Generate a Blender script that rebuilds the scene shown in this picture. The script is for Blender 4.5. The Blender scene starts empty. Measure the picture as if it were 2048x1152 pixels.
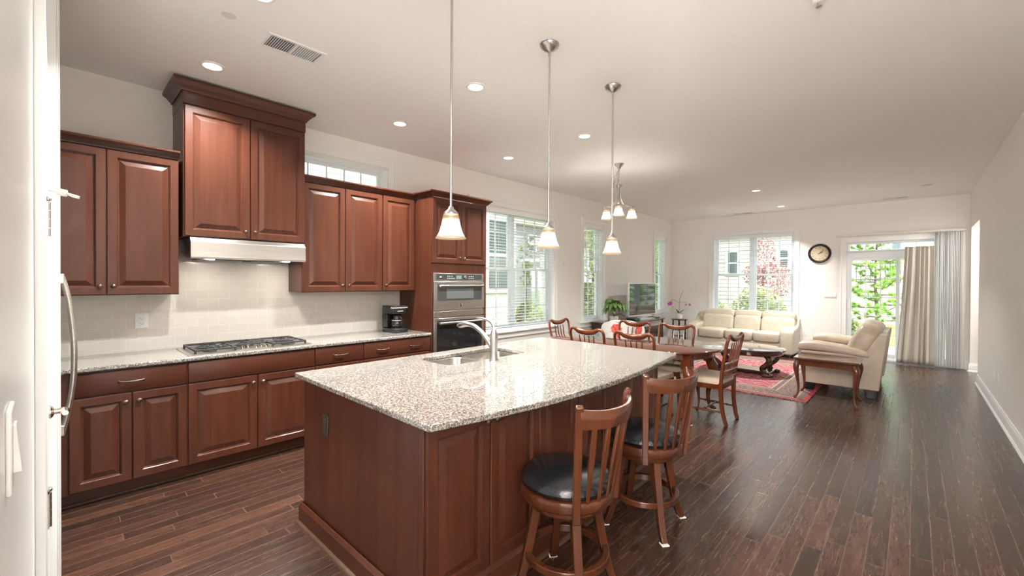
import bpy, bmesh, math, random
from mathutils import Vector, Matrix
S = bpy.context.scene
COL = S.collection
rad = math.radians
PI = math.pi
rnd = random.Random(11)

# ------------------------------------------------------------------ camera
def make_camera():
    f, cy, yaw, roll, pitch = 857.8, 569.27, rad(43.08), rad(.297), rad(-.452)
    c, s = math.cos(roll), math.sin(roll)
    cp, sp = math.cos(pitch), math.sin(pitch)
    sy, cyw = math.sin(yaw), math.cos(yaw)
    def w(X, D, Z): return Vector((-sy*D + X*cyw, cyw*D + X*sy, Z))
    def m(X, Z, o):
        x, z = X*c - Z*s, X*s + Z*c
        return w(x, o*cp - z*sp, o*sp + z*cp)
    r, u, b = m(1, 0, 0), m(0, 1, 0), -m(0, 0, 1)
    cam = bpy.data.cameras.new('camera')
    o = bpy.data.objects.new('camera', cam)
    COL.objects.link(o)
    o.matrix_world = Matrix(((r.x, u.x, b.x, 0), (r.y, u.y, b.y, 0), (r.z, u.z, b.z, 1.488), (0, 0, 0, 1)))
    cam.sensor_width = 36
    cam.lens = f/2048*36
    cam.shift_y = (cy - 576)/2048
    cam.clip_start = .02
    cam.clip_end = 300
    S.camera = o
make_camera()

# ------------------------------------------------------------------ world, sun, exposure
wd = bpy.data.worlds.new('sky')
S.world = wd
wd.use_nodes = True
bg = wd.node_tree.nodes['Background']
bg.inputs['Color'].default_value = (.90, .95, 1, 1)
bg.inputs['Strength'].default_value = 1.65
sl = bpy.data.lights.new('sun', 'SUN')
sl.energy = 1.7
sl.angle = rad(1.0)
sl.color = (1, .97, .94)
so = bpy.data.objects.new('sun', sl)
COL.objects.link(so)
so.rotation_euler = (rad(52), 0, rad(28))
S.view_settings.view_transform = 'Standard'
S.view_settings.look = 'None'
S.view_settings.gamma = 1
S.view_settings.use_curve_mapping = False
S.view_settings.exposure = 1.6
CAN_W, PENDANT_W, CHAND_W, ENTRY_FILL_W = 18.0, 18.0, 15.0, 160.0
S.cycles.use_denoising = True
S.cycles.max_bounces = 10
S.cycles.diffuse_bounces = 8
S.cycles.glossy_bounces = 5
S.cycles.transmission_bounces = 6
S.cycles.transparent_max_bounces = 16
S.cycles.caustics_reflective = False
S.cycles.caustics_refractive = False
S.cycles.sample_clamp_indirect = 6

# ------------------------------------------------------------------ room dimensions
XL, XR, YB, H = -4.535, .713, 10.81, 3.041

# ------------------------------------------------------------------ materials
class NT:
    def __init__(s, m):
        m.use_nodes = True
        s.t = m.node_tree
        s.b = s.t.nodes['Principled BSDF']
        s.out = s.t.nodes['Material Output']
    def n(s, typ, **kw):
        x = s.t.nodes.new(typ)
        for k, v in kw.items():
            if k in x.inputs: x.inputs[k].default_value = v
            else: setattr(x, k, v)
        return x
    def l(s, a, b): s.t.links.new(a, b)
    def coord(s, scale=(1, 1, 1), rot=(0, 0, 0)):
        tc = s.n('ShaderNodeTexCoord')
        mp = s.n('ShaderNodeMapping')
        mp.inputs['Scale'].default_value = scale
        mp.inputs['Rotation'].default_value = rot
        s.l(tc.outputs['Object'], mp.inputs['Vector'])
        return mp.outputs['Vector']
    def noise(s, vec, scale, detail=3, rough=.5):
        x = s.n('ShaderNodeTexNoise')
        x.inputs['Scale'].default_value = scale
        x.inputs['Detail'].default_value = detail
        x.inputs['Roughness'].default_value = rough
        s.l(vec, x.inputs['Vector'])
        return x.outputs['Fac']
    def ramp(s, fac, stops, interp='LINEAR'):
        x = s.n('ShaderNodeValToRGB')
        x.color_ramp.interpolation = interp
        e = x.color_ramp.elements
        while len(e) < len(stops): e.new(.5)
        for i, (p, c) in enumerate(stops):
            e[i].position = p
            e[i].color = (*c, 1) if len(c) == 3 else c
        s.l(fac, x.inputs['Fac'])
        return x.outputs['Color']
    def math(s, op, a, b=None, c=None):
        x = s.n('ShaderNodeMath', operation=op)
        for i, v in enumerate((a, b, c)):
            if v is None: continue
            if isinstance(v, (int, float)): x.inputs[i].default_value = v
            else: s.l(v, x.inputs[i])
        return x.outputs[0]
    def mix(s, fac, a, b, mode='MIX'):
        x = s.n('ShaderNodeMix', data_type='RGBA', blend_type=mode)
        for sock, v in ((x.inputs[0], fac), (x.inputs[6], a), (x.inputs[7], b)):
            if isinstance(v, (int, float)): sock.default_value = v
            elif isinstance(v, tuple): sock.default_value = (*v, 1)
            else: s.l(v, sock)
        return x.outputs[2]
    def bump(s, height, strength=.2, dist=.01):
        x = s.n('ShaderNodeBump')
        x.inputs['Strength'].default_value = strength
        x.inputs['Distance'].default_value = dist
        s.l(height, x.inputs['Height'])
        s.l(x.outputs['Normal'], s.b.inputs['Normal'])

def pm(name, col, rough=.5, metal=0, col2=None, scale=8, stretch=(1, 1, 1), bump=0, coat=0, detail=3, spec=.5, bdist=.005):
    m = bpy.data.materials.new(name)
    t = NT(m)
    b = t.b
    b.inputs['Roughness'].default_value = rough
    b.inputs['Metallic'].default_value = metal
    b.inputs['Coat Weight'].default_value = coat
    b.inputs['Coat Roughness'].default_value = .12
    b.inputs['Specular IOR Level'].default_value = spec
    c2 = col2 or tuple(min(1, x*1.015) for x in col)
    f = t.noise(t.coord(stretch), scale, detail)
    t.l(t.ramp(f, [(.3, col), (.7, c2)]), b.inputs['Base Color'])
    if bump: t.bump(f, bump, bdist)
    return m

def wood(name, dark, light, rough=.35, coat=.3, grain='z', scale=1.0, crough=.15):
    m = bpy.data.materials.new(name)
    t = NT(m)
    st = {'z': (14, 14, 1.1), 'y': (14, 1.1, 14), 'x': (1.1, 14, 14)}[grain]
    v = t.coord(tuple(k*scale for k in st))
    a = t.noise(v, 1.6, 5, .6)
    v2 = t.coord(tuple(k*scale*.25 for k in st))
    b2 = t.noise(v2, 1.3, 2)
    f = t.math('ADD', t.math('MULTIPLY', a, .6), t.math('MULTIPLY', b2, .4))
    t.l(t.ramp(f, [(.32, dark), (.68, light)]), t.b.inputs['Base Color'])
    t.b.inputs['Roughness'].default_value = rough
    t.b.inputs['Specular IOR Level'].default_value = .3
    t.b.inputs['Coat Weight'].default_value = coat
    t.b.inputs['Coat Roughness'].default_value = crough
    return m

def glow(name, col, strength, base=(.9, .88, .85), rough=.3):
    m = bpy.data.materials.new(name)
    t = NT(m)
    t.b.inputs['Base Color'].default_value = (*base, 1)
    t.b.inputs['Roughness'].default_value = rough
    t.b.inputs['Emission Color'].default_value = (*col, 1)
    t.b.inputs['Emission Strength'].default_value = strength
    return m

def pane_glass(name, tint=(.97, .99, 1), gl=.07):
    m = bpy.data.materials.new(name)
    t = NT(m)
    tr = t.n('ShaderNodeBsdfTransparent')
    tr.inputs['Color'].default_value = (*tint, 1)
    g = t.n('ShaderNodeBsdfGlossy')
    g.inputs['Roughness'].default_value = .02
    fr = t.n('ShaderNodeLayerWeight')
    fr.inputs['Blend'].default_value = .25
    fac = t.math('MULTIPLY_ADD', fr.outputs['Fresnel'], .45, gl*.3)
    mx = t.n('ShaderNodeMixShader')
    t.l(fac, mx.inputs[0])
    t.l(tr.outputs[0], mx.inputs[1])
    t.l(g.outputs[0], mx.inputs[2])
    t.l(mx.outputs[0], t.out.inputs['Surface'])
    return m

def granite():
    m = bpy.data.materials.new('granite')
    t = NT(m)
    v = t.coord()
    base = t.ramp(t.noise(v, 70, 4, .65), [(.36, (.145, .125, .108)), (.5, (.305, .278, .245)), (.66, (.43, .405, .372))])
    grey = t.ramp(t.noise(v, 120, 3, .6), [(.52, (0, 0, 0)), (.57, (1, 1, 1))])
    c = t.mix(grey, base, (.12, .11, .105))
    blk = t.ramp(t.noise(v, 165, 2, .5), [(.57, (0, 0, 0)), (.61, (1, 1, 1))])
    c = t.mix(blk, c, (.018, .017, .018))
    vo = t.n('ShaderNodeTexVoronoi')
    vo.inputs['Scale'].default_value = 190
    t.l(v, vo.inputs['Vector'])
    wh = t.ramp(vo.outputs['Distance'], [(.14, (1, 1, 1)), (.22, (0, 0, 0))])
    c = t.mix(t.math('MULTIPLY', wh, .5), c, (.66, .64, .61))
    t.l(c, t.b.inputs['Base Color'])
    t.b.inputs['Roughness'].default_value = .06
    t.b.inputs['Specular IOR Level'].default_value = .75
    t.b.inputs['Coat Weight'].default_value = .5
    t.b.inputs['Coat Roughness'].default_value = .03
    return m

def floor_mat():
    m = bpy.data.materials.new('dark_hardwood_planks')
    t = NT(m)
    tc = t.n('ShaderNodeTexCoord')
    sp = t.n('ShaderNodeSeparateXYZ')
    t.l(tc.outputs['Object'], sp.inputs[0])
    x, y = sp.outputs['X'], sp.outputs['Y']
    xs = t.math('DIVIDE', t.math('ADD', x, 20.0), .0885)
    row = t.math('FLOOR', xs)
    fx = t.math('FRACT', xs)
    wn = t.n('ShaderNodeTexWhiteNoise', noise_dimensions='1D')
    t.l(row, wn.inputs['W'])
    ln = t.math('MULTIPLY_ADD', wn.outputs['Value'], .5, .75)
    ys = t.math('ADD', t.math('DIVIDE', t.math('ADD', y, 20.0), ln), t.math('MULTIPLY', wn.outputs['Value'], 37.0))
    pid = t.math('FLOOR', ys)
    fy = t.math('FRACT', ys)
    cb = t.n('ShaderNodeCombineXYZ')
    t.l(row, cb.inputs[0]); t.l(pid, cb.inputs[1])
    w2 = t.n('ShaderNodeTexWhiteNoise', noise_dimensions='2D')
    t.l(cb.outputs[0], w2.inputs['Vector'])
    tone = t.ramp(w2.outputs['Value'], [(0, (.026, .0118, .0078)), (.35, (.036, .0155, .0098)), (.7, (.047, .0198, .0122)), (1, (.064, .0272, .0168))])
    # grain: noise stretched along the plank, shifted per plank
    cv = t.n('ShaderNodeCombineXYZ')
    t.l(t.math('MULTIPLY', x, 55.0), cv.inputs[0])
    t.l(t.math('MULTIPLY', y, 3.5), cv.inputs[1])
    t.l(t.math('MULTIPLY', w2.outputs['Value'], 90.0), cv.inputs[2])
    g = t.noise(cv.outputs[0], 1.0, 5, .62)
    cv2 = t.n('ShaderNodeCombineXYZ')
    t.l(t.math('MULTIPLY', x, 18.0), cv2.inputs[0])
    t.l(t.math('MULTIPLY', y, 2.2), cv2.inputs[1])
    t.l(t.math('MULTIPLY', w2.outputs['Value'], 50.0), cv2.inputs[2])
    g2 = t.noise(cv2.outputs[0], 1.0, 3, .5)
    rings = t.math('FRACT', t.math('MULTIPLY', g2, 9.0))
    gg = t.math('ADD', t.math('MULTIPLY', g, .75), t.math('MULTIPLY', rings, .25))
    gr = t.ramp(gg, [(.25, (.55, .55, .55)), (.75, (1.4, 1.4, 1.4))])
    c = t.mix(1.0, tone, gr, 'MULTIPLY')
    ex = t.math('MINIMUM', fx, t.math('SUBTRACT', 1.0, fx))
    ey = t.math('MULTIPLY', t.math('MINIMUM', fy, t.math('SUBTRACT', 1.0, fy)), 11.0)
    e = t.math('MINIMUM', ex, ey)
    bevel_glint = t.ramp(e, [(.018, (1, 1, 1)), (.036, (0, 0, 0))])
    c = t.mix(t.math('MULTIPLY', bevel_glint, .38), c, (.16, .115, .095))  # plank edges coloured lighter to imitate light reflecting off their bevels
    t.l(c, t.b.inputs['Base Color'])
    rr = t.math('MULTIPLY_ADD', g, .14, .19)
    t.l(rr, t.b.inputs['Roughness'])
    t.b.inputs['Specular IOR Level'].default_value = .7
    t.b.inputs['Coat Weight'].default_value = .2
    t.b.inputs['Coat Roughness'].default_value = .3
    hgt = t.math('ADD', t.math('MULTIPLY', gg, .25), t.math('MINIMUM', t.math('MULTIPLY', e, 14.0), 1.0))
    t.bump(hgt, .22, .002)
    return m

def tile_mat():
    m = bpy.data.materials.new('white_subway_tile')
    t = NT(m)
    tc = t.n('ShaderNodeTexCoord')
    sp = t.n('ShaderNodeSeparateXYZ')
    t.l(tc.outputs['Object'], sp.inputs[0])
    cb = t.n('ShaderNodeCombineXYZ')
    t.l(sp.outputs['Y'], cb.inputs[0]); t.l(sp.outputs['Z'], cb.inputs[1])
    br = t.n('ShaderNodeTexBrick')
    br.offset = .5
    br.inputs['Scale'].default_value = 1
    br.inputs['Brick Width'].default_value = .1555
    br.inputs['Row Height'].default_value = .0778
    br.inputs['Mortar Size'].default_value = .0018
    br.inputs['Mortar Smooth'].default_value = .3
    br.inputs['Color1'].default_value = (.63, .595, .55, 1)
    br.inputs['Color2'].default_value = (.66, .625, .58, 1)
    br.inputs['Mortar'].default_value = (.78, .75, .70, 1)
    t.l(cb.outputs[0], br.inputs['Vector'])
    t.l(br.outputs['Color'], t.b.inputs['Base Color'])
    t.b.inputs['Roughness'].default_value = .1
    t.bump(t.math('SUBTRACT', 1.0, br.outputs['Fac']), .5, .002)
    return m

def stripes(name, c1, c2, pitch, rough=.6, axis='Z', frac=.12):
    m = bpy.data.materials.new(name)
    t = NT(m)
    tc = t.n('ShaderNodeTexCoord')
    sp = t.n('ShaderNodeSeparateXYZ')
    t.l(tc.outputs['Object'], sp.inputs[0])
    f = t.math('FRACT', t.math('DIVIDE', t.math('ADD', sp.outputs[axis], 50.0), pitch))
    t.l(t.ramp(f, [(0, c2), (frac, c2), (frac+.03, c1)]), t.b.inputs['Base Color'])
    t.b.inputs['Roughness'].default_value = rough
    t.bump(f, .6, .012)
    return m

def rug_mat(hx, hy):
    m = bpy.data.materials.new('persian_rug_wool')
    t = NT(m)
    tc = t.n('ShaderNodeTexCoord')
    sp = t.n('ShaderNodeSeparateXYZ')
    t.l(tc.outputs['Object'], sp.inputs[0])
    ax = t.math('ABSOLUTE', sp.outputs['X']); ay = t.math('ABSOLUTE', sp.outputs['Y'])
    d = t.math('MINIMUM', t.math('SUBTRACT', hx, ax), t.math('SUBTRACT', hy, ay))   # distance in from the edge
    cb = t.n('ShaderNodeCombineXYZ')
    t.l(ax, cb.inputs[0]); t.l(ay, cb.inputs[1])
    n1 = t.noise(cb.outputs[0], 14, 4, .65)
    n2 = t.noise(cb.outputs[0], 38, 3, .6)
    vo = t.n('ShaderNodeTexVoronoi')
    vo.inputs['Scale'].default_value = 20
    t.l(cb.outputs[0], vo.inputs['Vector'])
    field = t.ramp(n1, [(.40, (.20, .008, .03)), (.47, (.32, .018, .06)), (.53, (.38, .10, .13)), (.58, (.42, .30, .24)), (.66, (.22, .012, .04))])
    fl = t.ramp(n2, [(.56, (0, 0, 0)), (.6, (1, 1, 1))])
    field = t.mix(t.math('MULTIPLY', fl, .7), field, (.42, .32, .27))
    bord = t.ramp(n2, [(.38, (.035, .03, .06)), (.45, (.11, .055, .075)), (.52, (.28, .20, .12)), (.60, (.13, .10, .12)), (.68, (.25, .04, .055))])
    fl2 = t.ramp(vo.outputs['Distance'], [(.16, (1, 1, 1)), (.22, (0, 0, 0))])
    bord = t.mix(t.math('MULTIPLY', fl2, .6), bord, (.48, .38, .24))
    isb = t.ramp(d, [(.50, (1, 1, 1)), (.501, (0, 0, 0))])
    c = t.mix(isb, field, bord)
    for p, w, col in ((.0, .055, (.38, .015, .04)), (.075, .012, (.10, .07, .10)), (.13, .018, (.45, .33, .20)), (.165, .012, (.08, .05, .08)), (.40, .016, (.45, .34, .22)), (.43, .03, (.12, .10, .16)), (.475, .018, (.48, .38, .25))):
        a = t.ramp(d, [(p, (0, 0, 0)), (p+.001, (1, 1, 1)), (p+w, (1, 1, 1)), (p+w+.001, (0, 0, 0))])
        c = t.mix(t.math('MULTIPLY', a, .85), c, col)
    t.l(c, t.b.inputs['Base Color'])
    t.b.inputs['Roughness'].default_value = .95
    t.bump(t.noise(t.coord(), 400, 2), .4, .004)
    return m

def shade_mat():
    # frosted glass bell, lit from inside, amber-tinted glass at neck and rim
    m = bpy.data.materials.new('lit_frosted_glass')
    t = NT(m)
    tc = t.n('ShaderNodeTexCoord')
    sp = t.n('ShaderNodeSeparateXYZ')
    t.l(tc.outputs['Generated'], sp.inputs[0])
    c = t.ramp(sp.outputs['Z'], [(0, (.78, .50, .26)), (.07, (.85, .62, .38)), (.16, (3.0, 2.85, 2.6)), (.60, (3.0, 2.85, 2.6)), (.80, (.80, .52, .27)), (1, (.55, .33, .15))])
    em = t.n('ShaderNodeEmission')
    em.inputs['Strength'].default_value = .34
    t.l(c, em.inputs['Color'])
    tr = t.n('ShaderNodeBsdfTransparent')
    gl = t.n('ShaderNodeBsdfGlossy')
    gl.inputs['Roughness'].default_value = .15
    mx = t.n('ShaderNodeMixShader'); mx.inputs[0].default_value = .52
    t.l(tr.outputs[0], mx.inputs[1]); t.l(em.outputs[0], mx.inputs[2])
    m2 = t.n('ShaderNodeMixShader'); m2.inputs[0].default_value = .04
    t.l(mx.outputs[0], m2.inputs[1]); t.l(gl.outputs[0], m2.inputs[2])
    t.l(m2.outputs[0], t.out.inputs['Surface'])
    return m

def rose_mat():
    m = bpy.data.materials.new('rose_print_fabric')
    t = NT(m)
    v = t.coord((1, 1, 1))
    n = t.noise(v, 24, 3)
    dm = None
    for p in ((-.10, -.36, .70), (.27, -.24, .68), (-.35, -.02, .55), (.10, -.34, .36), (-.22, -.28, .30), (.34, .08, .40), (0, .1, .46), (-.28, .22, .36)):
        ds = t.n('ShaderNodeVectorMath', operation='DISTANCE')
        t.l(v, ds.inputs[0])
        ds.inputs[1].default_value = p
        dm = ds.outputs['Value'] if dm is None else t.math('MINIMUM', dm, ds.outputs['Value'])
    d = t.math('MULTIPLY', t.math('ADD', dm, t.math('MULTIPLY', t.math('SUBTRACT', n, .5), .06)), 3.1)
    red = t.ramp(t.noise(v, 40, 2), [(.4, (.70, .03, .03)), (.6, (.85, .20, .17))])
    mk = t.ramp(d, [(.27, (1, 1, 1)), (.30, (0, 0, 0))])
    gm = t.ramp(d, [(.33, (0, 0, 0)), (.35, (1, 1, 1)), (.40, (1, 1, 1)), (.42, (0, 0, 0))])
    lf = t.ramp(t.noise(v, 9, 2), [(.52, (0, 0, 0)), (.57, (1, 1, 1))])
    c = t.mix(t.math('MULTIPLY', t.math('MULTIPLY', gm, lf), .8), (.80, .79, .74), (.22, .30, .16))
    c = t.mix(mk, c, red)
    t.l(c, t.b.inputs['Base Color'])
    t.b.inputs['Roughness'].default_value = .8
    return m

M = {}
M['wall'] = pm('warm_white_paint', (.815, .795, .765), .6, scale=30)
M['ceil'] = pm('ceiling_paint', (.87, .862, .855), .8, scale=30)
M['trim'] = pm('white_trim_paint', (.82, .83, .83), .3, scale=20)
M['vinyl'] = pm('white_vinyl', (.80, .84, .87), .35, scale=20)
M['blind'] = pm('white_blind_slat', (.84, .86, .87), .4, scale=20)
M['cherry'] = wood('cherry_wood', (.053, .0148, .0074), (.093, .0285, .0145), .36, .14)
M['cherry_h'] = wood('cherry_wood_horizontal', (.053, .0148, .0074), (.093, .0285, .0145), .36, .14, 'y')
M['maho'] = wood('mahogany_chair_wood', (.070, .0150, .0045), (.142, .0335, .0105), .22, .55)
M['maho_t'] = wood('mahogany_table_top', (.060, .017, .008), (.105, .033, .017), .08, 1.0, 'x', .6, .02)
M['stoolw'] = wood('stool_walnut', (.042, .0112, .0042), (.085, .0235, .0082), .24, .5)
M['espresso'] = wood('espresso_wood', (.018, .009, .006), (.04, .02, .013), .22, .5, 'y')
M['coffee'] = wood('dark_table_wood', (.026, .0105, .007), (.058, .023, .0145), .16, .8, 'x', 1.0, .06)
M['shoe'] = wood('shoe_moulding_wood', (.05, .026, .015), (.10, .055, .032), .4, .2, 'y')
M['granite'] = granite()
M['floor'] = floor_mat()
M['tile'] = tile_mat()
M['steel'] = pm('brushed_stainless', (.52, .50, .47), .28, 1, (.61, .59, .56), 3, (1, 1, 60))
M['steel_b'] = pm('sink_steel', (.50, .47, .44), .25, 1, (.6, .57, .54), 3, (1, 40, 1))
M['nickel'] = pm('brushed_nickel', (.47, .45, .43), .3, 1, (.54, .52, .50), 5)
M['chrome'] = pm('polished_nickel', (.68, .62, .55), .12, 1, (.74, .68, .6), 5)
M['pewter'] = pm('pewter_knob', (.10, .078, .062), .36, 1, (.15, .12, .10), 20)
M['blackglass'] = pm('black_oven_glass', (.012, .012, .013), .06, 0, (.016, .016, .018), 3)
M['greyglass'] = pm('microwave_window', (.10, .11, .11), .12, 0, (.13, .14, .14), 200)
M['panelgrey'] = pm('control_panel_grey', (.045, .045, .047), .2, 0, (.055, .055, .057), 5)
M['iron'] = pm('cast_iron', (.012, .012, .013), .55, 0, (.03, .03, .032), 60, bump=.2)
M['blackplastic'] = pm('black_plastic', (.010, .010, .011), .22, 0, (.015, .015, .016), 10)
M['darkgap'] = pm('dark_recess', (.008, .006, .005), .8)
M['leather_k'] = pm('black_leather', (.008, .009, .011), .26, 0, (.014, .015, .018), 90, bump=.12)
M['leather'] = pm('ivory_leather', (.48, .42, .335), .40, 0, (.54, .48, .39), 14, bump=.10, detail=5, bdist=.02)
M['leather2'] = pm('tan_ivory_leather', (.45, .365, .28), .38, 0, (.52, .43, .34), 12, bump=.14, detail=5, bdist=.02)
M['seat'] = pm('beige_seat_fabric', (.50, .40, .30), .8, 0, (.58, .48, .37), 120, bump=.1)
M['white'] = pm('white_plastic', (.80, .80, .79), .35)
M['offw'] = pm('off_white_plastic', (.70, .68, .64), .4)
M['felt'] = pm('white_felt', (.75, .73, .70), .95)
M['curtain'] = pm('taupe_curtain_fabric', (.53, .50, .445), .5, 0, (.59, .56, .50), 60, (1, 1, .05), spec=.4)
M['vane'] = pm('vertical_blind_vane', (.80, .81, .81), .5)
def translucent(m, k):
    t = m.node_tree
    b, o = t.nodes['Principled BSDF'], t.nodes['Material Output']
    tl = t.nodes.new('ShaderNodeBsdfTranslucent')
    tl.inputs['Color'].default_value = b.inputs['Base Color'].default_value
    tl.inputs['Color'].default_value = (.85, .86, .86, 1)
    mx = t.nodes.new('ShaderNodeMixShader'); mx.inputs[0].default_value = k
    t.links.new(b.outputs[0], mx.inputs[1]); t.links.new(tl.outputs[0], mx.inputs[2])
    t.links.new(mx.outputs[0], o.inputs['Surface'])
translucent(M['vane'], .15)
M['glass'] = pane_glass('window_glass')
M['carafe'] = pane_glass('carafe_glass', (.55, .56, .57), .3)
M['cream'] = pm('clock_face_cream', (.66, .55, .38), .6, 0, (.72, .62, .46), 8)
M['bronze'] = pm('dark_bronze', (.022, .014, .012), .35, .3, (.04, .026, .02), 20)
M['black'] = pm('black_paint', (.012, .012, .012), .4)
M['screen'] = pm('tv_screen', (.010, .011, .013), .05, 0, (.012, .013, .015), 2, spec=1.0)
M['ventgrey'] = pm('vent_duct_grey', (.16, .17, .18), .6)
M['silver'] = pm('silver_plastic', (.62, .63, .64), .3, .6)
M['leaf'] = pm('houseplant_leaf', (.09, .20, .04), .35, 0, (.19, .36, .10), 12)
M['leafd'] = pm('orchid_leaf', (.03, .085, .025), .35, 0, (.05, .13, .035), 12)
M['stem'] = pm('plant_stem', (.12, .10, .05), .7, 0, (.20, .17, .08), 20)
M['bloom'] = pm('orchid_bloom', (.42, .02, .34), .6, 0, (.60, .10, .50), 30)
M['pot'] = pm('white_glazed_pot', (.80, .78, .74), .25)
M['soil'] = pm('potting_soil', (.03, .02, .013), .95, 0, (.06, .04, .03), 60)
M['rose'] = rose_mat()
M['brownplate'] = pm('brown_outlet_plate', (.045, .03, .024), .4)
M['shade'] = shade_mat()
M['bulb'] = glow('lit_bulb', (1, .90, .74), 9)
M['can'] = glow('lit_downlight_lens', (1, .95, .86), 2.2)
M['display'] = glow('oven_display', (.35, .5, .4), .25, (.05, .06, .05))
M['sid_w'] = stripes('white_lap_siding', (.52, .48, .47), (.26, .22, .22), .17)
M['sid_t'] = stripes('pinkish_lap_siding', (.46, .41, .40), (.24, .20, .20), .17)
M['sid_g'] = stripes('pale_grey_siding', (.42, .42, .43), (.25, .25, .26), .17)
M['roof'] = pm('roof_shingle', (.20, .16, .15), .9, 0, (.33, .28, .27), 9, (1, 4, 4))
M['shutter'] = pm('grey_green_shutter', (.055, .075, .07), .6)
M['fascia'] = pm('cream_fascia', (.75, .68, .47), .6)
M['winglass'] = pm('house_window_glass', (.10, .13, .16), .08, 0, (.16, .2, .24), 2)
M['grass'] = pm('lawn_grass', (.16, .28, .05), .9, 0, (.30, .40, .11), 3, detail=6, bump=.3)
M['patio'] = pm('patio_concrete', (.50, .48, .45), .85, 0, (.58, .56, .53), 3)
M['tree_g'] = pm('green_foliage', (.08, .18, .03), .7, 0, (.26, .40, .09), 1.2)
M['tree_y'] = pm('yellow_green_foliage', (.15, .21, .06), .7, 0, (.38, .40, .17), 1.5)
M['tree_r'] = pm('plum_red_foliage', (.16, .05, .05), .7, 0, (.36, .16, .14), 1.5)
M['needle'] = pm('pine_needles', (.14, .30, .03), .6, 0, (.40, .58, .12), 2)
M['bark'] = pm('bark', (.10, .07, .05), .9, 0, (.20, .14, .10), 20, bump=.4)

# ------------------------------------------------------------------ mesh building
ORG = {}
def spline(P, n=6):
    out = []
    m = len(P)
    for i in range(m-1):
        p0, p1, p2, p3 = P[max(i-1, 0)], P[i], P[i+1], P[min(i+2, m-1)]
        for k in range(n):
            t = k/n
            out.append(tuple(.5*((2*b) + (-a+c)*t + (2*a-5*b+4*c-d)*t*t + (-a+3*b-3*c+d)*t**3) for a, b, c, d in zip(p0, p1, p2, p3)))
    out.append(tuple(P[-1]))
    return out

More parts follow.
